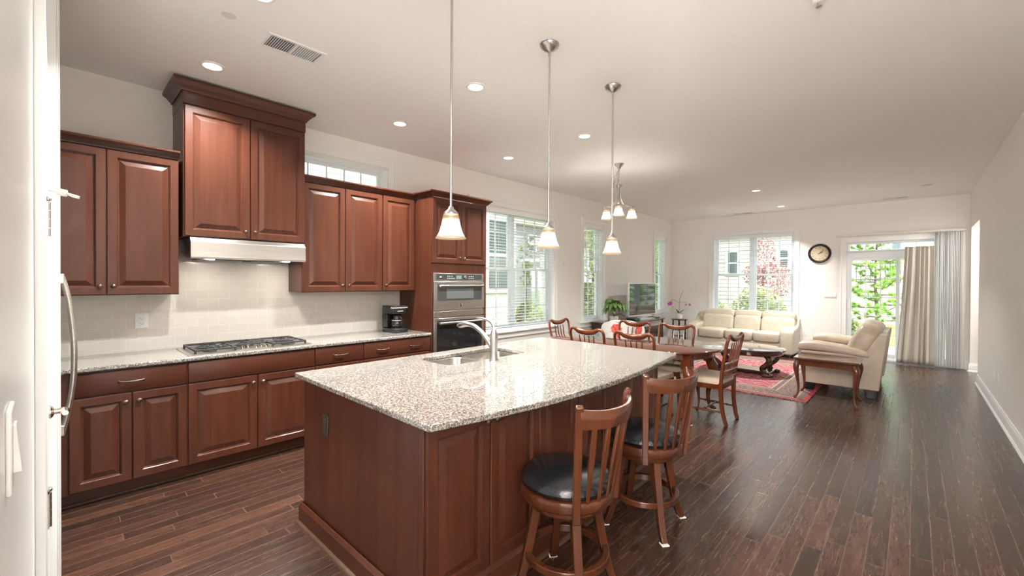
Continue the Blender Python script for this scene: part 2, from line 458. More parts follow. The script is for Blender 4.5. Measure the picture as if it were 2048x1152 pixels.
class MB:
    def __init__(s): s.v, s.f = [], []
    def add(s, vs, fs, mx=None):
        o = len(s.v)
        for p in vs:
            p = Vector(p)
            s.v.append(mx @ p if mx is not None else p)
        s.f += [tuple(i+o for i in q) for q in fs]
        return s
    def box(s, x0, x1, y0, y1, z0, z1, mx=None):
        vs = [(x, y, z) for z in (z0, z1) for x, y in ((x0, y0), (x1, y0), (x1, y1), (x0, y1))]
        return s.add(vs, [(3, 2, 1, 0), (4, 5, 6, 7), (0, 1, 5, 4), (1, 2, 6, 5), (2, 3, 7, 6), (3, 0, 4, 7)], mx)
    def loft(s, loops, cap0=True, cap1=True, closed=True, mx=None):
        n = len(loops[0])
        vs = [p for l in loops for p in l]
        fs = []
        for i in range(len(loops)-1):
            for j in range(n if closed else n-1):
                k = (j+1) % n
                fs.append((i*n+j, i*n+k, (i+1)*n+k, (i+1)*n+j))
        if cap0: fs.append(tuple(reversed(range(n))))
        if cap1: fs.append(tuple(range((len(loops)-1)*n, len(loops)*n)))
        return s.add(vs, fs, mx)
    def lathe(s, prof, n=20, c=(0, 0, 0), mx=None, cap=True):
        loops = [[(c[0]+r*math.cos(2*PI*k/n), c[1]+r*math.sin(2*PI*k/n), c[2]+z) for k in range(n)] for r, z in prof]
        return s.loft(loops, cap, cap, True, mx)
    def tube(s, pts, r, n=8, sq=False, flat=1.0, up=None, cap=True, mx=None):
        """round (or square) bar along pts; r number or list; flat scales the second axis"""
        P = [Vector(p) for p in pts]
        rs = r if isinstance(r, (list, tuple)) else [r]*len(P)
        loops = []
        T0 = (P[1]-P[0]).normalized()
        ref = Vector(up) if up else (Vector((0, 0, 1)) if abs(T0.z) < .9 else Vector((1, 0, 0)))
        N = None
        for i, p in enumerate(P):
            T = (P[min(i+1, len(P)-1)] - P[max(i-1, 0)])
            if T.length < 1e-9: T = T0
            T.normalize()
            base = ref if (N is None or up) else N
            N = (base - T*base.dot(T))
            if N.length < 1e-6: N = T.orthogonal()
            N.normalize()
            B = T.cross(N)
            ri = rs[i]
            if sq:
                cs = [(1, 1), (-1, 1), (-1, -1), (1, -1)]
            else:
                cs = [(math.cos(2*PI*k/n), math.sin(2*PI*k/n)) for k in range(n)]
            loops.append([tuple(p + N*(a*ri*flat) + B*(b*ri)) for a, b in cs])
        return s.loft(loops, cap, cap, True, mx)
    def prism(s, poly, a0, a1, axis='z', mx=None):
        f = {'z': lambda p, a: (p[0], p[1], a), 'y': lambda p, a: (p[0], a, p[1]), 'x': lambda p, a: (a, p[0], p[1])}[axis]
        return s.loft([[f(p, a0) for p in poly], [f(p, a1) for p in poly]], mx=mx)
    def sweep(s, prof, path):
        """prof: closed list of (out, z); path: plan points, outward on the right hand of travel"""
        n = len(path)
        loops = []
        for i in range(n):
            p = Vector(path[i])
            def nr(a, b):
                d = (Vector(b)-Vector(a)).normalized()
                return Vector((d.y, -d.x))
            ns = []
            if i > 0: ns.append(nr(path[i-1], path[i]))
            if i < n-1: ns.append(nr(path[i], path[i+1]))
            m = sum(ns, Vector((0, 0)))
            m.normalize()
            m = m / max(.3, m.dot(ns[0]))
            loops.append([(p.x+m.x*o, p.y+m.y*o, z) for o, z in prof])
        return s.loft(loops)
    def pillow(s, c, size, e=.35, n=16, mx=None, e2=None):
        """superellipsoid cushion of full size `size`"""
        e2 = e2 or e
        def cs(a, k): return math.copysign(abs(math.cos(a))**k, math.cos(a))
        def sn(a, k): return math.copysign(abs(math.sin(a))**k, math.sin(a))
        loops = []
        m = n
        for i in range(1, m):
            v = -PI/2 + PI*i/m
            loops.append([(c[0]+size[0]/2*cs(v, e)*cs(2*PI*k/(2*n), e2), c[1]+size[1]/2*cs(v, e)*sn(2*PI*k/(2*n), e2), c[2]+size[2]/2*sn(v, e)) for k in range(2*n)])
        return s.loft(loops, mx=mx)
    def xf(s, mx):
        s.v = [mx @ p for p in s.v]
        return s

def new_obj(name, mb, mat, parent=None, world=False, bevel=0, sub=0, ang=38, label=None, kind=None, seg=2):
    me = bpy.data.meshes.new(name)
    off = ORG.get(parent.name, Vector()) if (world and parent) else Vector()
    me.from_pydata([tuple(p-off) for p in mb.v], [], mb.f)
    bm = bmesh.new()
    bm.from_mesh(me)
    bmesh.ops.recalc_face_normals(bm, faces=bm.faces)
    bm.to_mesh(me)
    bm.free()
    me.shade_smooth()
    me.set_sharp_from_angle(angle=rad(ang))
    o = bpy.data.objects.new(name, me)
    COL.objects.link(o)
    if mat is not None: me.materials.append(M[mat] if isinstance(mat, str) else mat)
    if parent:
        o.parent = parent
        ORG[o.name] = off if world else ORG.get(parent.name, Vector())
    if bevel:
        b = o.modifiers.new('bevel', 'BEVEL')
        b.width = bevel; b.segments = seg; b.limit_method = 'ANGLE'; b.angle_limit = rad(40)
    if sub:
        b = o.modifiers.new('sub', 'SUBSURF')
        b.levels = sub; b.render_levels = sub
    if label: o['label'] = label
    if kind: o['kind'] = kind
    return o

def thing(name, label, cat, loc=(0, 0, 0), rz=0, group=None):
    o = bpy.data.objects.new(name, None)
    o.empty_display_size = .1
    COL.objects.link(o)
    o.location = loc
    o.rotation_euler = (0, 0, rz)
    o['label'] = label; o['category'] = cat
    if group: o['group'] = group
    ORG[o.name] = Vector(loc)
    return o

def single(name, mb, mat, label, cat, group=None, **k):
    """a thing that is one mesh; origin moved to the centre of its base"""
    lo = Vector([min(p[i] for p in mb.v) for i in range(3)])
    hi = Vector([max(p[i] for p in mb.v) for i in range(3)])
    c = Vector(((lo.x+hi.x)/2, (lo.y+hi.y)/2, lo.z))
    mb.v = [p-c for p in mb.v]
    o = new_obj(name, mb, mat, **k)
    o.location = c
    o['label'] = label; o['category'] = cat
    if group: o['group'] = group
    ORG[o.name] = c
    return o

def struct(name, mb, mat, parent=None, **k):
    return new_obj(name, mb, mat, parent, kind='structure' if parent is None else None, **k)

def sroot(name, loc=(0, 0, 0), rz=0):
    o = bpy.data.objects.new(name, None)
    COL.objects.link(o)
    o.location = loc
    o.rotation_euler = (0, 0, rz)
    o['kind'] = 'structure'
    ORG[o.name] = Vector(loc)
    return o

def kids(o): return [c for c in bpy.data.objects if c.parent == o]
def copy_tree(o, parent=None):
    c = o.copy()
    COL.objects.link(c)
    if parent: c.parent = parent
    for k in kids(o): copy_tree(k, c)
    return c

def lamp(name, typ, loc, energy, color, parent=None, size=.1, rot=(0, 0, 0), spot=None):
    l = bpy.data.lights.new(name, typ)
    l.energy = energy; l.color = color
    if typ == 'AREA':
        l.shape = 'DISK'; l.size = size; l.spread = rad(spot or 180)
    else: l.shadow_soft_size = size
    o = bpy.data.objects.new(name, l)
    COL.objects.link(o)
    o.location = loc; o.rotation_euler = rot
    if parent: o.parent = parent
    return o

# ------------------------------------------------------------------ room shell
def cells(u0, u1, z0, z1, holes):
    us = sorted({u0, u1, *[h[0] for h in holes], *[h[1] for h in holes]})
    out = []
    for a, b in zip(us, us[1:]):
        zs = sorted({z0, z1, *[z for h in holes if h[0] <= a and h[1] >= b for z in h[2:]]})
        for c, d in zip(zs, zs[1:]):
            if not any(h[0] <= a and h[1] >= b and h[2] <= c and h[3] >= d for h in holes): out.append((a, b, c, d))
    return out

W_TR = (1.36, 2.70, 2.42, 2.804)
W1 = (4.02, 5.90, .74, 2.60)
W2 = (6.81, 7.51, .74, 2.60)
W3 = (9.85, 10.49, .74, 2.60)
W4 = (-3.50, -1.855, .74, 2.58)
DR = (-.97, .56, 0, 2.29)

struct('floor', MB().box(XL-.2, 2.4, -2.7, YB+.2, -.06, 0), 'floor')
struct('ceiling', MB().box(XL-.2, 2.4, -2.7, YB+.2, H, H+.1), 'ceil')
mb = MB()
for a, b, c, d in cells(-1.0, YB+.2, 0, H, [W_TR, W1, W2, W3]): mb.box(XL-.2, XL, a, b, c, d)
struct('wall_left', mb, 'wall')
mb = MB()
for a, b, c, d in cells(XL, XR+.12, 0, H, [W4, DR]): mb.box(a, b, YB, YB+.2, c, d)
struct('wall_back', mb, 'wall')
mb = MB()
for a, b, c, d in cells(-2.6, YB, 0, H, [(9.38, 10.60, 0, 2.44)]): mb.box(XR, XR+.12, a, b, c, d)
struct('wall_right', mb, 'wall')
struct('wall_side_hall', MB().box(XR+.12, 2.3, 10.60, 10.72, 0, H).box(2.18, 2.3, 9.1, 10.6, 0, H).box(XR+.12, 2.18, 9.1, 9.2, 0, H), 'wall')
mb = MB()
for a, b, c, d in cells(-3.03, -.35, 0, H, [(-3.03, -2.25, 0, 2.44)]): mb.box(a, b, -.165, -.045, c, d)
struct('wall_near', mb, 'trim')
struct('wall_alcove', MB().box(XL, -3.0, -1.0, -.9, 0, H).box(-3.12, -3.03, -.9, -.165, 0, H), 'wall')
struct('wall_entry', MB().box(-.47, -.35, -2.6, -.165, 0, H).box(-.47, XR+.12, -2.72, -2.6, 0, H), 'wall')

# white trim at the corner beside the pantry door
mb = MB().box(-3.12, -3.03, -.165, .012, 0, H).box(-3.11, -3.04, .012, .019, 0, H).box(-3.105, -3.06, .019, .024, 0, H)
struct('trim_1', mb, 'trim', bevel=.003)

BASEP = [(0, 0), (.030, 0), (.028, .010), (.018, .022), (.016, .024), (.016, .105), (.012, .120), (.008, .126), (.008, .140), (0, .142)]
def base(name, path): struct(name, MB().sweep(BASEP, path), 'trim')
base('baseboard_right', [(XR+.12, 9.38), (XR, 9.38), (XR, -2.58)])
base('baseboard_stub', [(XR, YB), (XR, 10.60), (2.1, 10.60)])
base('baseboard_back', [(XL, YB), (-1.075, YB)])
base('baseboard_corner', [(.665, YB), (XR, YB)])
base('baseboard_left', [(XL, 3.72), (XL, YB)])

# pantry door in the near wall (closed), hinged at the camera side
d1 = sroot('door_1', (-2.25, -.045, 0))
struct('door_slab', MB().box(-3.02, -2.27, -.06, -.016, .01, 2.43), 'trim', d1, world=True, bevel=.003)
struct('door_casing', MB().box(-2.25, -2.16, -.045, -.016, 0, 2.53).box(-3.03, -2.16, -.045, -.018, 2.44, 2.53), 'trim', d1, world=True, bevel=.004)
for z in (1.70, .66):
    mb = MB()
    for k in range(4): mb.lathe([(.0075, 0), (.0075, .029)], 12, (-2.255, -.0125, z-.06+k*.031))
    mb.lathe([(.004, 0), (.009, .004), (.009, .012), (.004, .018)], 12, (-2.255, -.0125, z+.064))
    mb.box(-2.262, -2.23, -.02, -.0115, z-.06, z+.062)
    struct('hinge', mb, 'nickel', d1, world=True)
mb = MB().lathe([(.031, 0), (.031, .006), (.022, .014), (.012, .018)], 24)
mb.lathe([(.014, .012), (.013, .06), (.001, .066)], 18)
mb.tube([(0, 0, .050), (.02, 0, .054), (.06, -.004, .054), (.11, -.010, .052)], [.016, .016, .013, .011], 14)
mb.xf(Matrix.Translation((-2.94, -.016, .865)) @ Matrix.Rotation(-PI/2, 4, 'X'))
struct('door_lever', mb, 'chrome', d1, world=True)
st = new_obj('door_stop', MB().tube([(-2.255, -.010, 1.806), (-2.25, .008, 1.802), (-2.245, .02, 1.80)], [.006, .004, .004], 8)
             .tube([(-2.245, .012, 1.801), (-2.24, .034, 1.797)], [.013, .012], 12).tube([(-2.24, .034, 1.797), (-2.235, .050, 1.790), (-2.232, .066, 1.786)], [.004, .006, .005], 8), 'offw', d1, world=True)

# ------------------------------------------------------------------ windows
def frame_local(axis): return ((XL, 0, 0), rad(90)) if axis == 'left' else ((0, YB, 0), 0)

def rect_ring(mb, u0, u1, z0, z1, w0, w1, t):
    mb.box(u0, u0+t, w0, w1, z0, z1).box(u1-t, u1, w0, w1, z0, z1)
    mb.box(u0+t, u1-t, w0, w1, z0, z0+t).box(u0+t, u1-t, w0, w1, z1-t, z1)

def window(num, axis, hole, units, cols=3, rows=3, casing=.09, sill=True):
    loc, rz = frame_local(axis)
    u0, u1, z0, z1 = hole
    r = sroot('window_%d' % num, loc, rz)
    mb = MB()
    c = casing
    mb.box(u0-c, u0, -.02, 0, z0 if sill else z0-c, z1+c).box(u1, u1+c, -.02, 0, z0 if sill else z0-c, z1+c).box(u0, u1, -.02, 0, z1, z1+c)
    mb.box(u0-c, u0-c+.018, -.028, -.02, z0, z1+c).box(u1+c-.018, u1+c, -.028, -.02, z0, z1+c).box(u0-c, u1+c, -.028, -.02, z1+c-.018, z1+c)
    if not sill: mb.box(u0, u1, -.02, 0, z0-c, z0)
    struct('casing', mb, 'trim', r, bevel=.003)
    if sill:
        mb = MB().box(u0-c-.03, u1+c+.03, -.055, .0, z0-.028, z0).box(u0, u1, 0, .1, z0-.028, z0+.004)
        mb.box(u0-c, u1+c, -.018, 0, z0-.11, z0-.028).box(u0-c, u1+c, -.024, -.018, z0-.11, z0-.095)
        struct('sill', mb, 'trim', r, bevel=.004)
    struct('jamb', MB().box(u0-.001, u0+.012, 0, .11, z0, z1).box(u1-.012, u1+.001, 0, .11, z0, z1).box(u0, u1, 0, .11, z1-.012, z1+.001), 'trim', r)
    mull = .075
    n = units
    mb = MB()
    rect_ring(mb, u0+.008, u1-.008, z0, z1-.008, .10, .17, .032)
    ww = (u1-u0-.08-(n-1)*mull)/n
    spans = []
    for i in range(n):
        a = u0+.04+i*(ww+mull)
        spans.append((a, a+ww))
        if i < n-1: mb.box(a+ww, a+ww+mull, .095, .17, z0, z1-.01)
    struct('frame', mb, 'vinyl', r, bevel=.003)
    for a, b in spans:
        zm = z0+(z1-z0)*.505
        sashes = [(z0+.03, zm+.02, .105), (zm-.02, z1-.04, .135)] if sill else [(z0+.03, z1-.04, .12)]
        for q0, q1, w in sashes:
            mb = MB()
            t = .038
            rect_ring(mb, a, b, q0, q1, w, w+.028, t)
            for i in range(1, cols):
                x = a+t+(b-a-2*t)*i/cols
                mb.box(x-.008, x+.008, w+.008, w+.02, q0+t, q1-t)
            for i in range(1, rows):
                z = q0+t+(q1-q0-2*t)*i/rows
                mb.box(a+t, b-t, w+.008, w+.02, z-.008, z+.008)
            s = struct('sash', mb, 'vinyl', r)
            struct('pane', MB().box(a+t-.004, b-t+.004, w+.012, w+.016, q0+t-.004, q1-t+.004), 'glass', s)
    return r

window(1, 'left', W1, 2)
window(2, 'left', W2, 1, 2)
window(3, 'left', W3, 1, 2)
window(4, 'back', W4, 2)
window(5, 'left', W_TR, 1, 6, 1, sill=False)

def blind(label, axis, hole, drop=0.0):
    loc, rz = frame_local(axis)
    u0, u1, z0, z1 = hole
    uc = (u0+u1)/2
    o = (loc[0], uc, z0) if axis == 'left' else (uc, loc[1], z0)
    h = (u1-u0)/2-.016
    t = thing('window_blind', label, 'blind', o, rz, None)
    zt = z1-z0
    new_obj('headrail', MB().box(-h, h, -.004, .075, zt-.085, zt-.014), 'blind', t, bevel=.004)
    mb = MB()
    z = .05
    while z < zt-.10:
        for k, (w0, w1, dz) in enumerate(((.012, .037, .001), (.037, .062, .003))):
            mb.box(-h, h, w0, w1, z+dz*(1 if k == 0 else .33), z+.0028+dz*(1 if k == 0 else .33))
        z += .0445
    new_obj('slats', mb, 'blind', t)
    new_obj('bottom_rail', MB().box(-h, h, .01, .064, .008, .03), 'blind', t, bevel=.004)
    mb = MB()
    m = 3 if h < .5 else 5
    for i in range(m):
        u = -h*.86 + 2*h*.86*i/(m-1)
        for w in (.010, .063): mb.box(u-.0012, u+.0012, w, w+.0012, .02, zt-.08)
    new_obj('ladder_cords', mb, 'blind', t)
    new_obj('tilt_wand', MB().tube([(-h+.06, -.01, zt-.09), (-h+.06, -.012, zt-.75)], .004, 6), 'blind', t)
    return t
blind('wide white slatted blind in the double window beside the wall ovens', 'left', W1)
blind('narrow white slatted blind in the single window behind the dining table', 'left', W2)
blind('narrow white slatted blind in the corner window behind the television', 'left', W3)
blind('wide white slatted blind in the double window behind the sofa', 'back', W4)

# sliding patio door with transom
d2 = sroot('door_2', (0, YB, 0))
u0, u1, _, zt = DR
c = .10
struct('door_casing', MB().box(u0-c, u0, -.02, 0, 0, zt+c).box(u1, u1+c, -.02, 0, 0, zt+c).box(u0, u1, -.02, 0, zt, zt+c).box(u0-c, u0-c+.02, -.028, -.02, 0, zt+c).box(u0-c, u1+c, -.028, -.02, zt+c-.02, zt+c), 'trim', d2, bevel=.003)
struct('threshold', MB().box(u0, u1, 0, .2, -.01, .03), 'vinyl', d2)
mb = MB()
rect_ring(mb, u0+.002, u1-.002, 0.03, zt-.002, .04, .17, .022)
mb.box(u0+.02, u1-.02, .04, .17, 1.985, 2.115)
struct('frame', mb, 'vinyl', d2, bevel=.003)
def lite(a, b, z0, z1, w, st, bot, cols, rows, nm):
    mb = MB().box(a, a+st, w, w+.04, z0, z1).box(b-st, b, w, w+.04, z0, z1).box(a+st, b-st, w, w+.04, z0, z0+bot).box(a+st, b-st, w, w+.04, z1-st, z1)
    for i in range(1, cols):
        x = a+st+(b-a-2*st)*i/cols
        mb.box(x-.009, x+.009, w+.012, w+.028, z0+bot, z1-st)
    for i in range(1, rows):
        z = z0+bot+(z1-st-z0-bot)*i/rows
        mb.box(a+st, b-st, w+.012, w+.028, z-.009, z+.009)
    s = struct(nm, mb, 'vinyl', d2, bevel=.002)
    struct('pane', MB().box(a+st-.004, b-st+.004, w+.018, w+.023, z0+bot-.004, z1-st+.004), 'glass', s)
    return s
xm = (u0+u1)/2
p = lite(u0+.022, xm+.02, .03, 1.985, .05, .052, .10, 3, 5, 'sliding_panel')
lite(xm-.03, u1-.022, .03, 1.985, .11, .052, .10, 3, 5, 'fixed_panel')
lite(u0+.022, u1-.022, 2.115, zt-.02, .08, .02, .02, 6, 1, 'transom_sash')
struct('door_pull', MB().tube(spline([(u0+.05, .045, 1.16), (u0+.05, .02, 1.14), (u0+.05, .01, 1.06), (u0+.05, .02, .98), (u0+.05, .045, .96)], 4), .009, 8), 'vinyl', p)

# ------------------------------------------------------------------ kitchen cabinets
DOORP = [(0, 0), (0, .018), (.003, .021), (.050, .021), (.053, .017), (.056, .0165), (.061, .0075), (.066, .0070), (.098, .0185), (.1, .0190)]
def raised(y0, y1, z0, z1, x):
    """raised-panel door, back at x, facing +X"""
    k = min(1, (min(y1-y0, z1-z0)/2-.03)/.1)
    loops = [[(x+d, y0+i*k, z0+i*k), (x+d, y1-i*k, z0+i*k), (x+d, y1-i*k, z1-i*k), (x+d, y0+i*k, z1-i*k)] for i, d in DOORP]
    return MB().loft(loops)
def slab(y0, y1, z0, z1, x):
    loops = [[(x+d, y0+i, z0+i), (x+d, y1-i, z0+i), (x+d, y1-i, z1-i), (x+d, y0+i, z1-i)] for i, d in ((0, 0), (0, .015), (.002, .018), (.006, .020))]
    return MB().loft(loops)
KNOB = [(.006, 0), (.005, .010), (.007, .013), (.0145, .018), (.016, .022), (.013, .027), (.006, .030)]
def knob(y, z, x, parent):
    mb = MB().lathe(KNOB, 16)
    mb.xf(Matrix.Translation((x, y, z)) @ Matrix.Rotation(PI/2, 4, 'Y'))
    return new_obj('knob', mb, 'pewter', parent, world=True)
def bow(y, z, x, parent, L=.13):
    pts = spline([(x, y-L/2, z), (x+.018, y-L/2, z), (x+.026, y-L/4, z-.003), (x+.029, y, z-.005), (x+.026, y+L/4, z-.003), (x+.018, y+L/2, z), (x, y+L/2, z)], 4)
    rs = [.0045+.0028*math.exp(-((i/(len(pts)-1)-.5)/.16)**2) for i in range(len(pts))]
    mb = MB().tube(pts, rs, 10)
    for s in (-1, 1): mb.lathe([(.008, 0), (.009, .004), (.005, .008)], 12, mx=Matrix.Translation((x, y+s*L/2, z)) @ Matrix.Rotation(PI/2, 4, 'Y'))
    return new_obj('drawer_pull', mb, 'pewter', parent, world=True)
CROWN = [(0, 0), (.010, 0), (.012, .010), (.018, .014), (.024, .022), (.034, .034), (.046, .042), (.052, .046), (.056, .052), (.056, .066), (0, .066)]
def crown(path, z, k, parent, h=1.0):
    return new_obj('crown_moulding', MB().sweep([(o*k, z+zz*k*h) for o, zz in CROWN], path), 'cherry_h', parent, world=True, ang=25)

FX = XL+.33     # face of the wall cabinets
def wall_cab(label, y0, y1, z0, z1, splits, knobs, depth=.33, group=None):
    c = thing('upper_cabinet', label, 'cabinet', (XL, (y0+y1)/2, z0), 0, group)
    f = XL+depth
    new_obj('body', MB().box(XL+.002, f, y0, y1, z0, z1), 'cherry', c, world=True, bevel=.002)
    for (a, b), kn in zip(splits, knobs):
        d = new_obj('door', raised(a+.003, b-.003, z0+.006, z1-.012, f), 'cherry', c, world=True, ang=9)
        knob(b-.035 if kn > 0 else a+.035, z0+.065, f+.020, d)
    return c
c = wall_cab('two-door cherry wall cabinet at the far left above the outlet', -.157, .672, 1.372, 2.425, [(-.157, .258), (.258, .672)], (1, -1))
crown([(FX+.012, -.157), (FX+.012, .672)], 2.418, .9, c)
c = wall_cab('tall cherry cabinet above the range hood, reaching up to the ceiling', .685, 1.592, 1.825, 2.852, [(.69, 1.141), (1.141, 1.587)], (1, -1), .415)
new_obj('frieze', MB().box(XL+.002, XL+.425, .683, 1.594, 2.852, 3.0), 'cherry_h', c, world=True)
crown([(XL+.003, .683), (XL+.425, .683), (XL+.425, 1.594), (XL+.003, 1.594)], 2.944, 1.2, c)
c = wall_cab('two-door cherry wall cabinet to the right of the range hood', 1.597, 2.428, 1.372, 2.425, [(1.597, 2.013), (2.013, 2.428)], (1, -1))
crown([(FX+.012, 1.597), (FX+.012, 2.428)], 2.418, .9, c)
c = wall_cab('narrow one-door cherry wall cabinet beside the oven tower', 2.430, 2.858, 1.372, 2.425, [(2.432, 2.835)], (-1,))
crown([(FX+.012, 2.430), (FX+.012, 2.808)], 2.418, .9, c)

# range hood
h = thing('range_hood', 'stainless range hood under the tall cherry cabinet', 'range hood', (XL, 1.14, 1.64))
prof = [(XL+.01, 1.68), (XL+.43, 1.655), (XL+.475, 1.652), (XL+.487, 1.662), (XL+.482, 1.785), (XL+.45, 1.818), (XL+.01, 1.822)]
new_obj('canopy', MB().prism([(x, z) for x, z in prof], .72, 1.575, 'y'), 'steel', h, world=True, bevel=.003)
new_obj('filter', MB().box(XL+.08, XL+.38, .80, 1.12, 1.648, 1.664).box(XL+.08, XL+.38, 1.17, 1.49, 1.648, 1.664), 'panelgrey', h, world=True)
for yy in (.86, 1.43): new_obj('hood_lamp', MB().lathe([(.03, 0), (.03, .006)], 16, (XL+.415, yy, 1.648)), 'bulb', h, world=True)
lamp('hood_light', 'AREA', (.28, -.28, .003), .55, (1, .91, .78), h, .06); lamp('hood_light', 'AREA', (.28, .29, .003), .55, (1, .91, .78), h, .06)

# base run
BF = XL+.61
def base_cab(label, y0, y1, drawers, doors, fill=None, pulls=None):
    c = thing('base_cabinet', label, 'cabinet', (XL+.3, (y0+y1)/2, 0))
    new_obj('body', MB().box(XL+.002, BF, y0, y1, .105, .882), 'cherry', c, world=True)
    new_obj('toe_kick', MB().box(XL+.002, BF-.075, y0, y1, 0, .105), 'cherry_h', c, world=True)
    new_obj('shoe_moulding', MB().box(BF-.075, BF-.06, y0, y1, 0, .018), 'shoe', c, world=True, bevel=.004)
    for i, (a, b) in enumerate(drawers):
        d = new_obj('drawer', slab(a+.003, b-.003, .722, .872, BF), 'cherry_h', c, world=True)
        for p in (pulls or []): bow(p, .797, BF+.019, d)
    for a, b, kn in doors:
        d = new_obj('door', raised(a+.003, b-.003, .115, .712, BF), 'cherry', c, world=True, ang=9)
        knob(b-.035 if kn > 0 else a+.035, .655, BF+.020, d)
    return c
A0, A1, B1, C1, D1 = .062, .674, 1.602, 2.067, 2.858
new_obj('filler_strip', MB().box(BF-.02, BF+.004, .0, A0-.004, .105, .882), 'cherry',
        base_cab('cherry base cabinet at the left end of the run, one drawer over two doors', A0-.06, A1, [(A0, A1)], [(A0, .368, 1), (.368, A1, -1)], pulls=[.368]), world=True)
base_cab('cherry base cabinet under the gas cooktop, false front over two doors', A1+.001, B1, [(A1+.004, B1)], [(A1+.004, 1.14, 1), (1.14, B1, -1)])
base_cab('narrow one-door cherry base cabinet right of the cooktop', B1+.001, C1, [(B1, C1)], [(B1, C1, -1)], pulls=[(B1+C1)/2])
base_cab('wide cherry base cabinet under the coffee maker, drawer with two pulls', C1+.001, D1-.002, [(C1, D1)], [(C1, 2.46, 1), (2.46, D1-.004, -1)], pulls=[2.27, 2.66])

mb = MB().box(XL+.002, XL+.648, .0, 2.857, .884, .914)
ct = single('countertop', mb, 'granite', 'long speckled granite countertop along the tiled kitchen wall', 'countertop', bevel=.008, seg=3)
mb = MB().box(XL, XL+.008, -.25, 2.857, .914, 1.372).box(XL, XL+.008, .685, 1.595, 1.372, 1.83)
struct('backsplash', mb, 'tile')

# oven tower
T0, T1, TF = 2.862, 3.698, XL+.63
t = thing('oven_cabinet', 'tall cherry oven cabinet with two short doors above the built-in ovens', 'cabinet', (XL+.3, 3.28, 0))
mb = MB().box(XL+.002, TF, T0, T0+.025, 0, 2.43).box(XL+.002, TF, T1-.025, T1, 0, 2.43).box(XL+.002, TF-.02, T0+.025, T1-.025, 1.60, 2.43).box(XL+.002, TF-.45, T0+.025, T1-.025, .1, 1.60).box(XL+.002, TF-.06, T0+.025, T1-.025, 0, .39)
mb.box(TF-.02, TF, T0+.025, T1-.025, 1.578, 1.70).box(TF-.02, TF, T0+.025, 2.885, .39, 1.578).box(TF-.02, TF, 3.645, T1-.025, .39, 1.578)
new_obj('body', mb, 'cherry', t, world=True)
for a, b, kn in ((T0+.004, 3.278, 1), (3.282, T1-.02, -1)):
    d = new_obj('door', raised(a, b, 1.69, 2.415, TF), 'cherry', t, world=True, ang=9)
    knob(b-.035 if kn > 0 else a+.035, 1.752, TF+.02, d)
d = new_obj('drawer', slab(T0+.004, T1-.02, .115, .385, TF-.02), 'cherry_h', t, world=True)
crown([(XL+.003, T0), (TF+.012, T0), (TF+.012, T1), (XL+.003, T1)], 2.427, .95, t)

# microwave oven over wall oven
def txt(s, size, mx, mat, parent, name='lettering', ext=.0004, world=True):
    cu = bpy.data.curves.new(name, 'FONT')
    cu.body = s; cu.size = size; cu.extrude = ext; cu.align_x = 'CENTER'; cu.align_y = 'CENTER'
    to = bpy.data.objects.new(name, cu)
    COL.objects.link(to)
    dg = bpy.context.evaluated_depsgraph_get()
    me = to.evaluated_get(dg).to_mesh()
    mb = MB()
    mb.add([tuple(v.co) for v in me.vertices], [tuple(p.vertices) for p in me.polygons], mx)
    to.to_mesh_clear()
    bpy.data.objects.remove(to)
    return new_obj(name, mb, mat, parent, world=world)
FACE_X = lambda x, y, z: Matrix.Translation((x, y, z)) @ Matrix(((0, 0, 1, 0), (1, 0, 0, 0), (0, 1, 0, 0), (0, 0, 0, 1)))   # text reading along +Y, facing +X
OX = TF+.002
def oven_handle(z, parent, y0, y1):
    mb = MB().tube([(OX+.055, y0, z), (OX+.055, y1, z)], .0135, 14)
    for y in (y0+.012, y1-.012): mb.tube([(OX+.015, y, z), (OX+.055, y, z)], .011, 10)
    return new_obj('handle', mb, 'steel', parent, world=True)
m = thing('microwave_oven', 'built-in stainless microwave oven with grey window, above the wall oven', 'microwave', (TF-.2, 3.265, 1.153))
new_obj('body', MB().box(TF-.42, OX, 2.890, 3.640, 1.075, 1.575), 'steel', m, world=True)
new_obj('trim_frame', MB().box(OX, OX+.012, 2.886, 3.644, 1.485, 1.577), 'steel', m, world=True, bevel=.002)
cp = new_obj('control_panel', MB().box(OX+.012, OX+.015, 2.925, 3.612, 1.500, 1.565), 'panelgrey', m, world=True)
new_obj('display', MB().box(OX+.015, OX+.016, 3.205, 3.285, 1.512, 1.552), 'display', cp, world=True)
mb = MB().lathe([(.020, 0), (.020, .008), (.016, .012), (0.001, .012)], 20)
mb.xf(Matrix.Translation((OX+.015, 3.345, 1.533)) @ Matrix.Rotation(PI/2, 4, 'Y'))
new_obj('dial', mb, 'chrome', cp, world=True)
mb = MB()
for i in range(4):
    for j in range(2 if i < 3 else 1): mb.box(OX+.015, OX+.0156, 3.075+i*.03, 3.092+i*.03, 1.515+j*.024, 1.522+j*.024)
for i in range(3):
    for j in range(2): mb.box(OX+.015, OX+.0156, 3.40+i*.03, 3.416+i*.03, 1.517+j*.022, 1.523+j*.022)
mb.box(OX+.015, OX+.0156, 2.965, 2.995, 1.528, 1.538)
new_obj('buttons', mb, 'offw', cp, world=True)
dr = new_obj('door', MB().box(OX, OX+.022, 2.886, 3.644, 1.158, 1.480), 'steel', m, world=True, bevel=.003)
gl = new_obj('window', MB().box(OX+.022, OX+.0235, 2.930, 3.605, 1.262, 1.455), 'panelgrey', dr, world=True)
new_obj('window_screen', MB().box(OX+.0235, OX+.0245, 3.06, 3.47, 1.285, 1.40), 'greyglass', dr, world=True)
oven_handle(1.432, dr, 2.945, 3.600)
mb = MB().lathe([(.019, 0), (.019, .002), (.015, .003), (.001, .003)], 24)
mb.xf(Matrix.Translation((OX+.022, 3.272, 1.208)) @ Matrix.Rotation(PI/2, 4, 'Y'))
